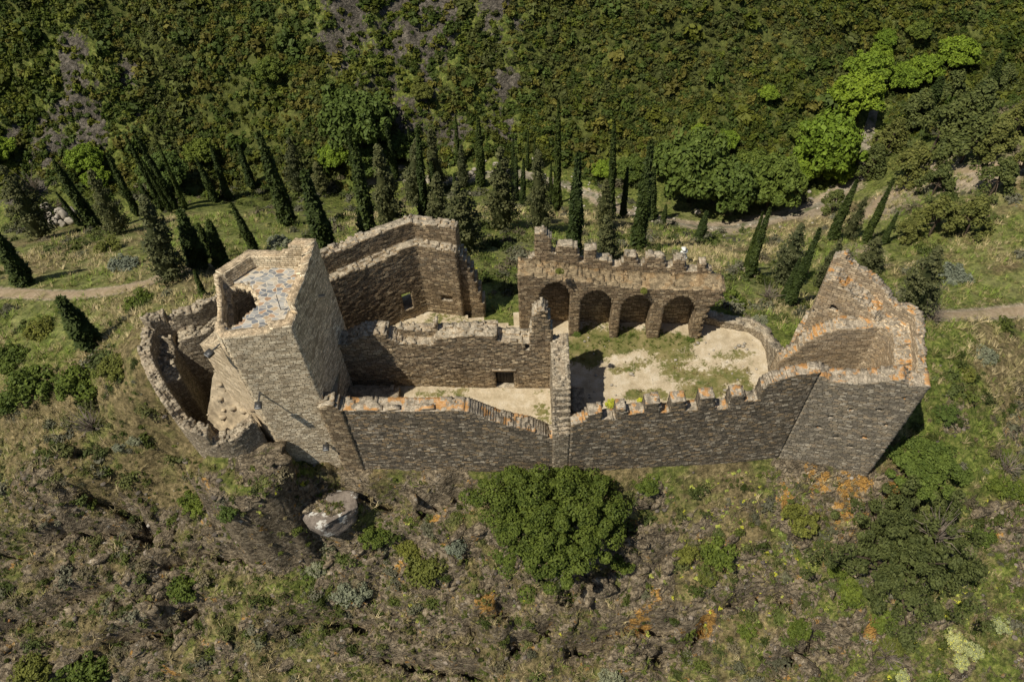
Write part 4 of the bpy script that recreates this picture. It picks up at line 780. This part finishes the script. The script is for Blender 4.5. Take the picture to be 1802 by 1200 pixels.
BR = [((640,232),58,'mid','large fresh green tree at the foot of the scrub hillside above the keep'),((705,265),30,'mid','green tree right of the large one behind the slim cypress'),((590,278),26,'bright','yellow-green small tree left under the large green tree'),((655,288),34,'mid','spreading green bush-like tree under the large green tree'),
 ((160,283),26,'bright','bright green tree above the broad shaggy conifer at left'),((178,318),22,'bright','yellow-green small tree below another at left'),((8,268),24,'bright','bright green tree at the left edge'),((300,305),36,'mid','green tree behind the tight cypress row'),((360,270),26,'oak','dark green tree right of the tight cypress row'),
 ((1212,315),66,'mid','biggest soft green tree beside the stream right of centre'),((1275,345),48,'mid','soft green tree overhanging the dry stream bed'),((1350,335),50,'mid','airy green tree with a bare trunk near the stream bend'),((1175,290),34,'mid','green tree left of the biggest soft green one'),
 ((1440,275),52,'bright','bright green tree right above the stream bend'),((1405,300),30,'bright','yellow-green tree left of the bright one at the stream bend'),((1470,300),28,'bright','low bright green tree on the stream bank'),((1492,178),42,'bright','bright leafy tree in the gully at right'),((1517,130),34,'bright','bright tree higher up in the gully'),
 ((1580,143),26,'bright','light green tree in the upper gully'),((1617,130),26,'bright','light green tree next to the pines in the upper gully'),((1674,102),30,'bright','brightest yellow-green tree at upper right'),((1554,72),17,'bright','small bright tree high on the hillside'),((1230,235),16,'bright','small yellow-green tree above the soft green ones'),
 ((1277,250),20,'bright','yellowish small tree on the hillside edge'),((1350,168),16,'bright','small bright tree midway up the right hillside'),((1545,95),18,'bright','small light green tree under the highest one'),((1060,300),20,'bright','small yellow-green tree left of the thin-topped cypress'),((480,128),24,'oak','dark round tree high on the scrub hillside'),
 ((745,165),18,'olive','olive-brown round tree by the grey rock patch'),((1610,60),18,'oak','dark small tree near the top right'),((1320,300),36,'oak','dark tree in the shade behind the airy green one'),((1420,240),30,'oak','dark olive tree above the bright stream-side trees'),((1110,300),28,'oak','dark round tree between two cypresses in the centre right')]
for c, r, mt, lb in BR: round_tree('broad', 'broadleaf_tree', c, r, mt, lb, 'tree', 'broadleaf trees along the stream', 1.35 if r > 45 else 1.05)
PN = [((1525,295),38,'thin pine with its pale trunk showing by the stream'),((1590,305),48,'pine at the left foot of the pine grove'),((1640,245),54,'big pine in the middle of the grove'),((1700,205),50,'pine on the upper side of the grove'),((1600,212),44,'pine on the left upper side of the grove'),((1690,265),52,'broad pine above the terrace scar'),
 ((1560,252),38,'bluish pine on the left of the grove'),((1462,362),30,'small pine above the gravel clearing'),((1635,395),46,'pine standing on the grass terrace with a shadow beneath'),((1695,395),44,'pine right of another on the grass terrace'),((1742,325),42,'pine left of the pale track at the right edge'),((1785,300),34,'pine at the right edge above the track'),
 ((1782,225),38,'pine at the right edge of the grove'),((1750,160),34,'far pine under the bare-tipped cypress'),((1660,170),36,'far pine at the top of the grove'),((1740,260),40,'pine on the right side of the grove'),((1590,410),30,'small pine beside the thin terrace cypress'),((1640,330),36,'pine casting shade over the terrace edge')]
for c, r, lb in PN: round_tree('pine', 'pine_tree', c, r*.76, 'pine' if c[0] % 3 else 'pine2', lb, 'pine', 'pines on the right-hand slope', 1.15)
round_tree('oak', 'oak_tree', (965,905), 127, 'holm', 'huge dense green oak crown just below the curtain wall', 'tree', None, .95, .25, .4)
round_tree('low', 'fig_tree', (1612,815), 62, 'mid', 'green spreading tree in the shade at the foot of the corner tower', 'tree', None, .8, .3)
round_tree('ragged', 'juniper_tree', (1555,985), 108, 'juniper', 'large grey-green juniper with bleached bare branches at lower right', 'tree', None, 1.25, .3, 1.0)
round_tree('dead', 'dead_branches', (1590,1000), 40, 'deadwood', 'bleached dead branches sticking out of the large juniper', 'dead branches', None, 1.5, 0, 1.0, 5.6)
SH = [((330,1010),42,'oak','dense dark green shrub alone on the lower left rocks'),((1140,842),30,'oak','round green shrub against the curtain wall right of the big oak'),((660,930),34,'oak','dark shrub below the rocks under the keep'),((802,950),27,'sage','grey rounded shrub left of the big oak'),
 ((745,975),50,'olive','tall wispy broom-like shrub left of the big oak'),((720,950),34,'olive','wispy green shrub uphill of the broom-like one'),((1265,955),42,'oak','loose green shrub on the slope right of the big oak'),((1205,962),28,'olive','olive shrub left of the loose green one'),((1412,898),40,'olive','dark olive shrub below the corner tower'),
 ((1405,1100),24,'oak','round dark shrub near the bottom right'),((1315,1100),22,'oak','small round green shrub near the bottom right'),((1500,1030),36,'oak','dark green shrub on the left flank of the juniper'),((1470,990),24,'oak','small shrub left above the juniper'),((1095,985),26,'oak','green shrub at the lower right of the big oak'),
 ((290,935),17,'oak','small grey-green shrub under the left rocks'),((345,875),32,'oak','green shrub below the bastion'),((405,890),26,'mid','green shrub at the foot of the cliff spur'),((150,1175),50,'oak','wide shrub at the bottom left'),((60,1170),34,'olive','shrub in the bottom left corner'),((60,665),52,'oak','large dark shrub at the left edge beside the ridge'),
 ((150,655),50,'oak','large dark shrub left of the bastion'),((20,620),36,'oak','dark shrub above the left-edge one'),((205,640),36,'olive','olive shrub touching the bastion wall'),((20,700),30,'mid','light green bush at the left edge on the ridge'),((248,525),32,'oak','dark bush beside the left path'),((220,460),30,'sage','grey bush on the pale grass left'),
 ((190,430),26,'olive','olive round bush at the edge of the grass left'),((492,425),28,'sage','grey-green bush behind the keep'),((70,575),30,'olive','olive bush below the left path'),((560,985),28,'sage','broad-leaved grey-green clump under the keep rocks'),((545,1000),20,'mid','green clump beside the grey one'),((620,1030),38,'sage','wide bluish creeper patch at lower centre left'),
 ((1335,642),13,'yell','yellowish shrub against the far right end of the courtyard'),((1245,1010),20,'olive','low olive bush midway down the right slope'),((1555,1080),30,'oak','dark green bush under the juniper'),((1570,1125),26,'olive','yellowish bush below the juniper'),((1640,850),22,'olive','brownish bush right of the bright tree'),((1690,830),24,'mid','green bush on the slope right of the corner tower'),
 ((1765,850),26,'oak','dark shrub at the right edge'),((1795,860),24,'oak','dark shrub cut by the right edge'),((1725,930),26,'mid','green shrub lower at the right edge'),((1680,1120),22,'euph','pale spurge cushion at the lower right'),((1712,1140),18,'euph','pale spurge cushion right of another'),((1690,1160),16,'euph','small pale spurge cushion below the others'),
 ((1760,1090),20,'euph','pale cushion plant at the right'),((1590,1185),20,'euph','pale cushion plant at the bottom edge'),((1075,1185),26,'sage','pale grey bush at the bottom centre'),((1680,480),32,'sage','silvery round bush right of the large leaning conifer'),((1280,520),36,'oak','dark green bush right beside the arcade end'),((1240,480),22,'oak','green bush behind the arcade end'),
 ((1335,560),18,'sage','grey bush behind the low rubble wall'),((240,770),16,'sage','grey-green cushion bush on the ridge'),((210,780),14,'sage','small grey-green cushion bush by the ridge'),((1450,545),26,'olive','olive bush at the foot of the corner tower peak'),((1730,620),24,'sage','grey bush on the right slope'),((1660,720),26,'mid','light green bush right of the corner tower edge'),
 ((1700,650),20,'olive','olive bush between the right path and tower'),((880,970),20,'mid','yellow-green clump at the lower left of the big oak'),((555,1130),0,'oak','')]
for c, r, mt, lb in SH:
    if r: round_tree('shrub', 'shrub', c, r, mt, lb, 'shrub', None, .95, .35)
for c, r, lb in [((165,745),40,'leafless grey bush on the ridge below the bastion'),((870,858),34,'tangle of dead brown twigs against the curtain wall'),((1640,560),30,'bare dark twiggy bush leaning on the corner tower'),((1560,1150),30,'bleached twiggy bush under the juniper'),((1770,820),30,'bleached dead bush at the right edge'),((1350,520),26,'pale dry bush behind the low rubble wall'),((60,330),30,'bare pale twiggy bush at the left')]:
    round_tree('dead', 'dry_bush', c, r, 'deadwood', lb, 'dry bush', None, 1.1, .2)
# white painted rock and white outcrop
M['white'] = simple('white_rock', (.62,.62,.60), .9, 0, .35, 1.5, .6); M['crag'] = simple('pale_crag', (.33,.30,.25), .95, 0, .5, 1.2, .8); M['rockm'] = simple('crag_rock', (.17,.145,.125), .95, 0, .55, 1.5, 1.0)
m = N('stained_rock'); g = m.n('ShaderNodeNewGeometry'); n_ = m.noise((g, 0), 1.6, 6, .75); c = m.mix(m.step(m.noise((g, 0), .9, 5, .7), .55, .6), m.ramp(n_, [(.3, (.09,.075,.065)), (.6, (.24,.205,.175))]), (.55,.54,.50)); m.bump(n_, 1, .2); M['stain'] = m.out(c)
L = [rock(ground(u, v)+np.array([0, 0, .4]), (.35+.35*R_.rand(), .35+.3*R_.rand(), .5+.6*R_.rand()), i, 3) for i, (u, v) in enumerate([(78,388),(92,384),(104,390),(116,386),(126,394),(98,396),(112,398),(86,372),(130,378),(108,378)])]
V, F = merge(L); tag(mk('rock_outcrop', V, F, M['crag']), 'white rock outcrop above the stream at the far left', 'rock outcrop')
L = [rock(ground(1200, 462)+np.array([.05*R_.randn(), .04*R_.randn(), .1+.27*i]), (.36-.02*i, .32, .22), i+3, 2) for i in range(7)]
V, F = merge(L); tag(mk('white_cairn', V, F, M['white']), 'stack of white rocks standing behind the arcade battlements', 'cairn')
BD = [((585,890),2.3,'grey boulder with white stains under the keep'),((1000,345),1.6,'pale boulder in the stream bed'),((700,292),1.3,'pale boulder half hidden by trees'),((1427,352),.9,'brown boulder at the edge of the gravel clearing'),((1210,150),0,'')]
for (u, v), r, lb in BD[:4]:
    P = ground(u, v); V, F = rock((0, 0, -.5*r), (r, r*.75, r*.66), int(u), 4); o = mk('boulder', V, F, M['stain' if u == 585 else 'rockm' if u == 1427 else 'crag'], loc=tuple(float(x) for x in P)); tag(o, lb, 'boulder')
# river stones
pts = np.array(RIVER); L = []
for i in range(130):
    k = R_.randint(len(pts)-1); f = R_.rand(); p = pts[k]*(1-f)+pts[k+1]*f+R_.randn(2)*1.6; r = .15+.45*R_.rand()**3; L.append(rock((p[0], p[1], hz(*p)[0]+r*.3), (r, r*.8, r*.7), i, 1))
V, F = merge(L); tag(mk('river_stones', V, F, M['crag']), 'pale stones scattered along the dry stream bed', 'stones', kind='stuff')
# ---------------------------------------------------------------- scrub, grass and stones that nobody could count
def merge_inst(T, P, S, rot, tintc, name, mat, label, cat, zs=None):
    Vs = []; Fs = []; Cs = []; o = 0; tid = R_.randint(0, len(T), len(P))
    for k, (V, F) in enumerate(T):
        I = np.nonzero(tid == k)[0]
        if not len(I): continue
        c = np.cos(rot[I])[:, None]; s = np.sin(rot[I])[:, None]; X = V[None, :, 0]; Y = V[None, :, 1]; Z = V[None, :, 2]+0*c
        W = np.stack([X*c-Y*s, X*s+Y*c, Z], -1)*S[I][:, None, None]*np.array([1, 1, 1.0])
        if zs is not None: W[..., 2] *= zs[I][:, None]
        W += P[I][:, None, :]; n = len(V); Vs.append(W.reshape(-1, 3)); Fs.append((F[None]+(np.arange(len(I))*n)[:, None, None]).reshape(-1, F.shape[1])+o); Cs.append(np.repeat(tintc[I], n, 0)); o += n*len(I)
    return tag(mk(name, np.concatenate(Vs), np.concatenate(Fs), mat, col=np.concatenate(Cs)), label, cat, kind='stuff')
PAL = .98*np.array([(.060,.082,.012),(.080,.102,.014),(.045,.070,.012),(.105,.120,.018),(.060,.088,.018),(.085,.100,.018),(.055,.082,.018),(.12,.115,.025),(.075,.09,.025)])
def inview(X, Y, Z, mg=60):
    q = proj(np.column_stack([X, Y, Z])); return (q[:, 0] > -mg) & (q[:, 0] < 1802+mg) & (q[:, 1] > -mg*2) & (q[:, 1] < 1200+mg)
# hillside maquis
n = 125000; X = R_.uniform(-95, 95, n); Y = R_.uniform(62, 122, n); Z = hz(X, Y); ok = inview(X, Y, Z)
d_ = segd(X, Y, RIVER); rkx = samp(rockA, X, Y); nz_ = fbm(X*.12, Y*.12, 3, 8)
dens = np.clip((Y-71-3*nz_)/5, 0, 1)*np.clip((d_-1.5)/1.5, 0, 1)*(1-.72*np.clip(rkx*1.8-.1, 0, 1))*np.clip(.55+(fbm(X*.16, Y*.2, 3, 44)-.36)*5, .5, 1); ok &= R_.rand(n) < dens*.66
X, Y, Z = X[ok], Y[ok], Z[ok]; k = len(X); print('maquis', k, flush=True)
T = [t_shrub(50+i, 8, 9, .20)[0] for i in range(5)]
hue = fbm(X*.07, Y*.09, 3, 12)+.25*(R_.rand(k)-.5); ti = np.clip(((hue-.28)/.44*len(PAL)).astype(int), 0, len(PAL)-1); ti = np.where(R_.rand(k) < .3, R_.randint(0, len(PAL), k), ti)
merge_inst(T, np.column_stack([X, Y, Z-.1]), (.34+.58*R_.rand(k)**1.8)*np.where(R_.rand(k) < .04, 2.0, 1.0), R_.rand(k)*6.28, PAL[ti]*(.62+.6*R_.rand(k, 1)), 'hillside_scrub', M['tinted'], 'dense mixed green and olive scrub covering the far hillside', 'scrub', .8+.5*R_.rand(k))
# scrub on the near and middle slopes
def castle_free(X, Y, d=1.0): return samp(dc, X, Y) > d
n = 19000; X = R_.uniform(-60, 60, n); Y = R_.uniform(8, 76, n); Z = hz(X, Y); q = fbm(X*.16, Y*.16, 4, 33); q2 = fbm(X*.5, Y*.5, 3, 34)
ok = inview(X, Y, Z) & castle_free(X, Y, 1.6) & (samp(dpath, X, Y) > 1.2) & (samp(driv, X, Y) > 1.25)
dens = np.where(Y < 34, .75+1.2*np.clip((q-.47)*5, 0, 1), .10+1.1*np.clip((q-.50)*6, 0, 1)+np.clip((Y-64)/8, 0, 1)*.5); ok &= R_.rand(n) < dens*np.where(Y < 34, .38, .30); X, Y, Z = X[ok], Y[ok], Z[ok]; k = len(X); print('scrub', k)
T = [t_shrub(60+i, 12, 20, .10)[0] for i in range(5)]
PAL2 = np.array([(.060,.080,.016),(.09,.11,.022),(.12,.13,.04),(.13,.13,.075),(.16,.155,.10),(.085,.105,.03),(.17,.145,.085),(.10,.125,.03)])
merge_inst(T, np.column_stack([X, Y, Z-.08]), (.18+.75*R_.rand(k)**2.0)*np.where(Y > 34, 1.3, 1.0), R_.rand(k)*6.28, PAL2[R_.randint(0, len(PAL2), k)]*(.6+.55*R_.rand(k, 1)), 'slope_scrub', M['tinted'], 'small mixed bushes scattered over the slopes round the castle', 'scrub', .75+.4*R_.rand(k))
n = 15000; X = R_.uniform(-44, 44, n); Y = R_.uniform(8, 31, n); Z = hz(X, Y); ok = inview(X, Y, Z) & castle_free(X, Y, 1.1) & (R_.rand(n) < .25+.9*np.clip((fbm(X*.3, Y*.3, 4, 133)-.42)*4, 0, 1)); X, Y, Z = X[ok], Y[ok], Z[ok]; k = len(X)
T = [t_shrub(90+i, 7, 12, .16)[0] for i in range(5)]
merge_inst(T, np.column_stack([X, Y, Z-.05]), .10+.24*R_.rand(k)**1.5, R_.rand(k)*6.28, np.array([(.07,.09,.018),(.10,.125,.025),(.16,.15,.06),(.20,.17,.09),(.13,.14,.04),(.085,.10,.03),(.24,.20,.11)])[R_.randint(0, 7, k)]*(.6+.6*R_.rand(k, 1)), 'ground_cover', M['tinted'], 'low heath and herbs covering the foreground slope', 'ground cover', .8+.5*R_.rand(k))
# grass tufts
def tuft(seed, nb=13):
    rs = np.random.RandomState(seed); V = []; F = []
    for i in range(nb):
        a = rs.rand()*6.283; l = .6+.5*rs.rand(); e = .35+.9*rs.rand(); b = np.array([math.cos(a+1.57), math.sin(a+1.57), 0])*.045; r0_ = rs.rand(2)*.25-.12; o_ = np.array([r0_[0], r0_[1], -.05])
        m_ = o_+np.array([math.cos(a)*math.cos(e), math.sin(a)*math.cos(e), math.sin(e)])*l*.6; t_ = m_+np.array([math.cos(a)*math.cos(e*.5), math.sin(a)*math.cos(e*.5), math.sin(e*.5)])*l*.5
        V += [o_-b, o_+b, m_+b*.8, m_-b*.8, t_]; k0 = i*5; F += [(k0, k0+1, k0+2, k0+3), (k0+3, k0+2, k0+4, k0+4)]
    F = [f if f[2] != f[3] else (f[0], f[1], f[2], f[2]) for f in F]; return np.array(V), np.array(F)
def tuft4(seed, nb=12):
    rs = np.random.RandomState(seed); V = []; F = []
    for i in range(nb):
        a = rs.rand()*6.283; l = .7+.6*rs.rand(); e = .45+.9*rs.rand(); b = np.array([math.cos(a+1.57), math.sin(a+1.57), 0])*.05; q_ = rs.rand(2)*.3-.15; o_ = np.array([q_[0], q_[1], -.08])
        t_ = o_+np.array([math.cos(a)*math.cos(e), math.sin(a)*math.cos(e), math.sin(e)])*l; V += [o_-b, o_+b, t_+b*.25, t_-b*.25]; F.append((i*4, i*4+1, i*4+2, i*4+3))
    return np.array(V), np.array(F)
T = [tuft4(i) for i in range(6)]
n = 70000; X = R_.uniform(-48, 48, n); Y = R_.uniform(8, 66, n); Z = hz(X, Y); rkx = samp(rockA, X, Y); ok = inview(X, Y, Z) & castle_free(X, Y, 1.0) & (samp(dpath, X, Y) > .7) & (samp(driv, X, Y) > 2.0)
ok &= R_.rand(n) < np.clip(1.0-.75*rkx, 0, 1)*np.clip(.15+(fbm(X*.3, Y*.3, 3, 61)-.35)*3, .1, 1)*.8; X, Y, Z = X[ok], Y[ok], Z[ok]; k = len(X); print('tufts', k)
PG = np.array([(.30,.26,.15),(.24,.21,.11),(.20,.19,.08),(.36,.31,.19),(.15,.19,.045),(.12,.165,.035),(.27,.22,.13)]); gq = samp(green, X, Y)
ti = np.where(R_.rand(k) < gq*.7+.1, R_.randint(2, 6, k), R_.randint(0, 4, k)); ti = np.where((gq > .5) & (ti == 3), 5, ti)
merge_inst(T, np.column_stack([X, Y, Z]), .18+.42*R_.rand(k)**1.8, R_.rand(k)*6.28, PG[ti]*(.75+.6*R_.rand(k, 1))*np.where(Y > 34, 1.25, 1.0)[:, None], 'grass', M['grass'], 'dry and green grass tufts on the slopes', 'grass')
# loose stones
def rk0(s): V, F = rock((0, 0, 0), (1, .8, .55), s, 1); return V, F
T = [rk0(i) for i in range(6)]
n = 9000; X = R_.uniform(-42, 42, n); Y = R_.uniform(8, 32, n); Z = hz(X, Y); rkx = samp(rockA, X, Y); ok = inview(X, Y, Z) & castle_free(X, Y, .9) & (R_.rand(n) < .05+.28*np.clip(rkx, 0, 1)); X, Y, Z = X[ok], Y[ok], Z[ok]; k = len(X); print('stones', k)
PR = .9*np.array([(.15,.13,.11),(.20,.17,.14),(.11,.095,.08),(.26,.22,.18),(.30,.15,.06),(.18,.15,.12),(.36,.33,.29)]); ti = np.where(R_.rand(k) < .04, R_.randint(4, 7, k), R_.randint(0, 4, k))
m = N('loose_stone'); A = m.n('ShaderNodeAttribute', attribute_name='tint'); g = m.n('ShaderNodeNewGeometry'); nn2 = m.noise((g, 0), 7, 4); c = m.mix(.6, (A, 0), m.ramp(nn2, [(.3, .5), (.7, 1.5)]), 'MULTIPLY'); m.bump(nn2, .6, .05); M['stone'] = m.out(c)
merge_inst(T, np.column_stack([X, Y, Z]), .06+.26*R_.rand(k)**3, R_.rand(k)*6.28, PR[ti], 'loose_stones', M['stone'], 'loose grey and lichen-spotted stones on the foreground slope', 'stones', .6+.6*R_.rand(k))
def slab(s_): V, F = rock((0, 0, 0), (1.0, .45, .38), s_, 2); c, q = math.cos(.35), math.sin(.35); return np.column_stack([V[:, 0], V[:, 1]*c-V[:, 2]*q, V[:, 1]*q+V[:, 2]*c]), F
T = [slab(40+i) for i in range(8)]
n = 5200; X = R_.uniform(-42, 42, n); Y = R_.uniform(8, 30, n); Z = hz(X, Y); rkx = samp(rockA, X, Y); q = ridged(X*.14, Y*.2, 4, 77); ok = inview(X, Y, Z) & castle_free(X, Y, 1.2) & (samp(crk, X, Y) > .7) & (R_.rand(n) < np.clip((rkx-.35)*.9, 0, 1)*np.clip((q-.5)*5, .08, 1)); X, Y, Z = X[ok], Y[ok], Z[ok]; k = len(X); print('slabs', k)
merge_inst(T, np.column_stack([X, Y, Z-.05]), .3+1.0*R_.rand(k)**2.2, .5+.45*R_.randn(k), np.tile([[.95, 0, 0, 0]], (k, 1)), 'rock_ledges', M['ground'], 'jagged dark rock ledges breaking out of the foreground slope', 'rock', .8+.5*R_.rand(k))
# yellow flowers on the right-hand slope and weeds in the courtyard
cs = []
for u, v in [(1025,610),(1040,622),(1018,632),(1034,690),(1042,702),(1120,655),(1190,640),(1250,612),(1300,615),(1320,650),(1290,668),(1150,672),(1095,690),(1060,660),(1230,605),(1075,603),(1315,605),(1325,620),(1200,690),(1270,640)]*3:
    p = at(u, v, -1.0)+np.array([R_.randn()*.35, R_.randn()*.35, .0]); r = .05+.16*R_.rand()**2
    if 4.0 < p[0] < 17.6 and p[1] > 27.3: cs.append(rock((p[0], p[1], -.98+r*.2), (r, r*.8, r*.6), len(cs), 1))
V, F = merge(cs); tag(mk('fallen_stones', V, F, M['crag']), 'small fallen stones lying about the sandy courtyard', 'stones', kind='stuff')
L = [(1290,880,3,60),(1250,1000,4,60),(1650,1000,5,80),(1340,960,4,60),(1000,1020,2.5,25),(880,1010,2.5,25),(1700,1080,4,60),(500,930,2,16),(700,1040,4,20),(850,480,3,30),(1400,1010,3,40),(1750,1000,4,40)]
XY = np.concatenate([ground(u, v)[None, :2]+R_.randn(c_n, 2)*r*.6 for u, v, r, c_n in L]); ok = castle_free(XY[:, 0], XY[:, 1], .9); XY = XY[ok]; k = len(XY)
T = [t_shrub(80+i, 4, 9, .16)[0] for i in range(3)]; PY = np.array([(.50,.50,.06),(.42,.45,.10),(.30,.34,.08),(.24,.30,.08)])
merge_inst(T, np.column_stack([XY, hz(XY[:, 0], XY[:, 1])]), .10+.22*R_.rand(k)**2, R_.rand(k)*6.28, PY[R_.randint(0, 4, k)], 'yellow_flowers', M['tinted'], 'yellow-green flowering spurges dotted over the slopes', 'flowers')
gx_, gy_, gz_, gg = CGR; n = 2600; i = R_.randint(0, gx_.shape[1]-1, n); j = R_.randint(0, gx_.shape[0]-1, n); X = gx_[j, i]+.2*R_.rand(n); Y = gy_[j, i]+.2*R_.rand(n); Z = gz_[j, i]
ok = inpoly(X, Y, [(3.9,27.4),(18.2,27.8),(18,33),(14,35.4),(2.8,36.2),(3.9,31)]) & (gg[j, i] > .35) & (R_.rand(n) < gg[j, i]); X, Y, Z = X[ok], Y[ok], Z[ok]; k = len(X)
T = [tuft4(20+i) for i in range(4)]+[]; nearA = np.clip((Y-32.3)/1.5, 0, 1); C1 = np.array([(.10,.14,.03)]); C2 = np.array([(.22,.19,.09)])
merge_inst(T, np.column_stack([X, Y, Z]), .10+.16*R_.rand(k)+.10*nearA*R_.rand(k), R_.rand(k)*6.28, (C1*nearA[:, None]+C2*(1-nearA[:, None]))*(.7+.6*R_.rand(k, 1)), 'courtyard_weeds', M['grass'], 'low green weeds and trampled grass in the courtyard', 'weeds')
# plants growing on the walls
WP = [(1075,712,'yell',14,'bright green ivy clump behind the first merlons'),(1130,708,'yell',12,'bright green ivy between two merlons'),(1015,590,'mid',9,'green tuft at the end of the dividing wall'),(985,478,'olive',10,'scrubby tuft on the arcade roof'),(1133,513,'olive',9,'small bush hanging on the arcade front'),(1215,598,'mid',9,'leafy weed at the last arcade pier'),(1150,585,'mid',12,'leafy weeds at the foot of the third pier'),(1075,786,'yell',6,'small bright plant growing out of the curtain wall')]
def wallpt(u, v, z): return at(u, v, z)
for (u, v, mt, r, lb), z in zip(WP, (1.9, 1.9, 5.2, 6.8, 4.6, -1, -1, -2.0)):
    P = wallpt(u, v, z); s_ = FL/np.linalg.norm(P-CAM); plant('shrub', 'wall_plant', P, (r/s_,)*3, mt, lb, 'wall plant')
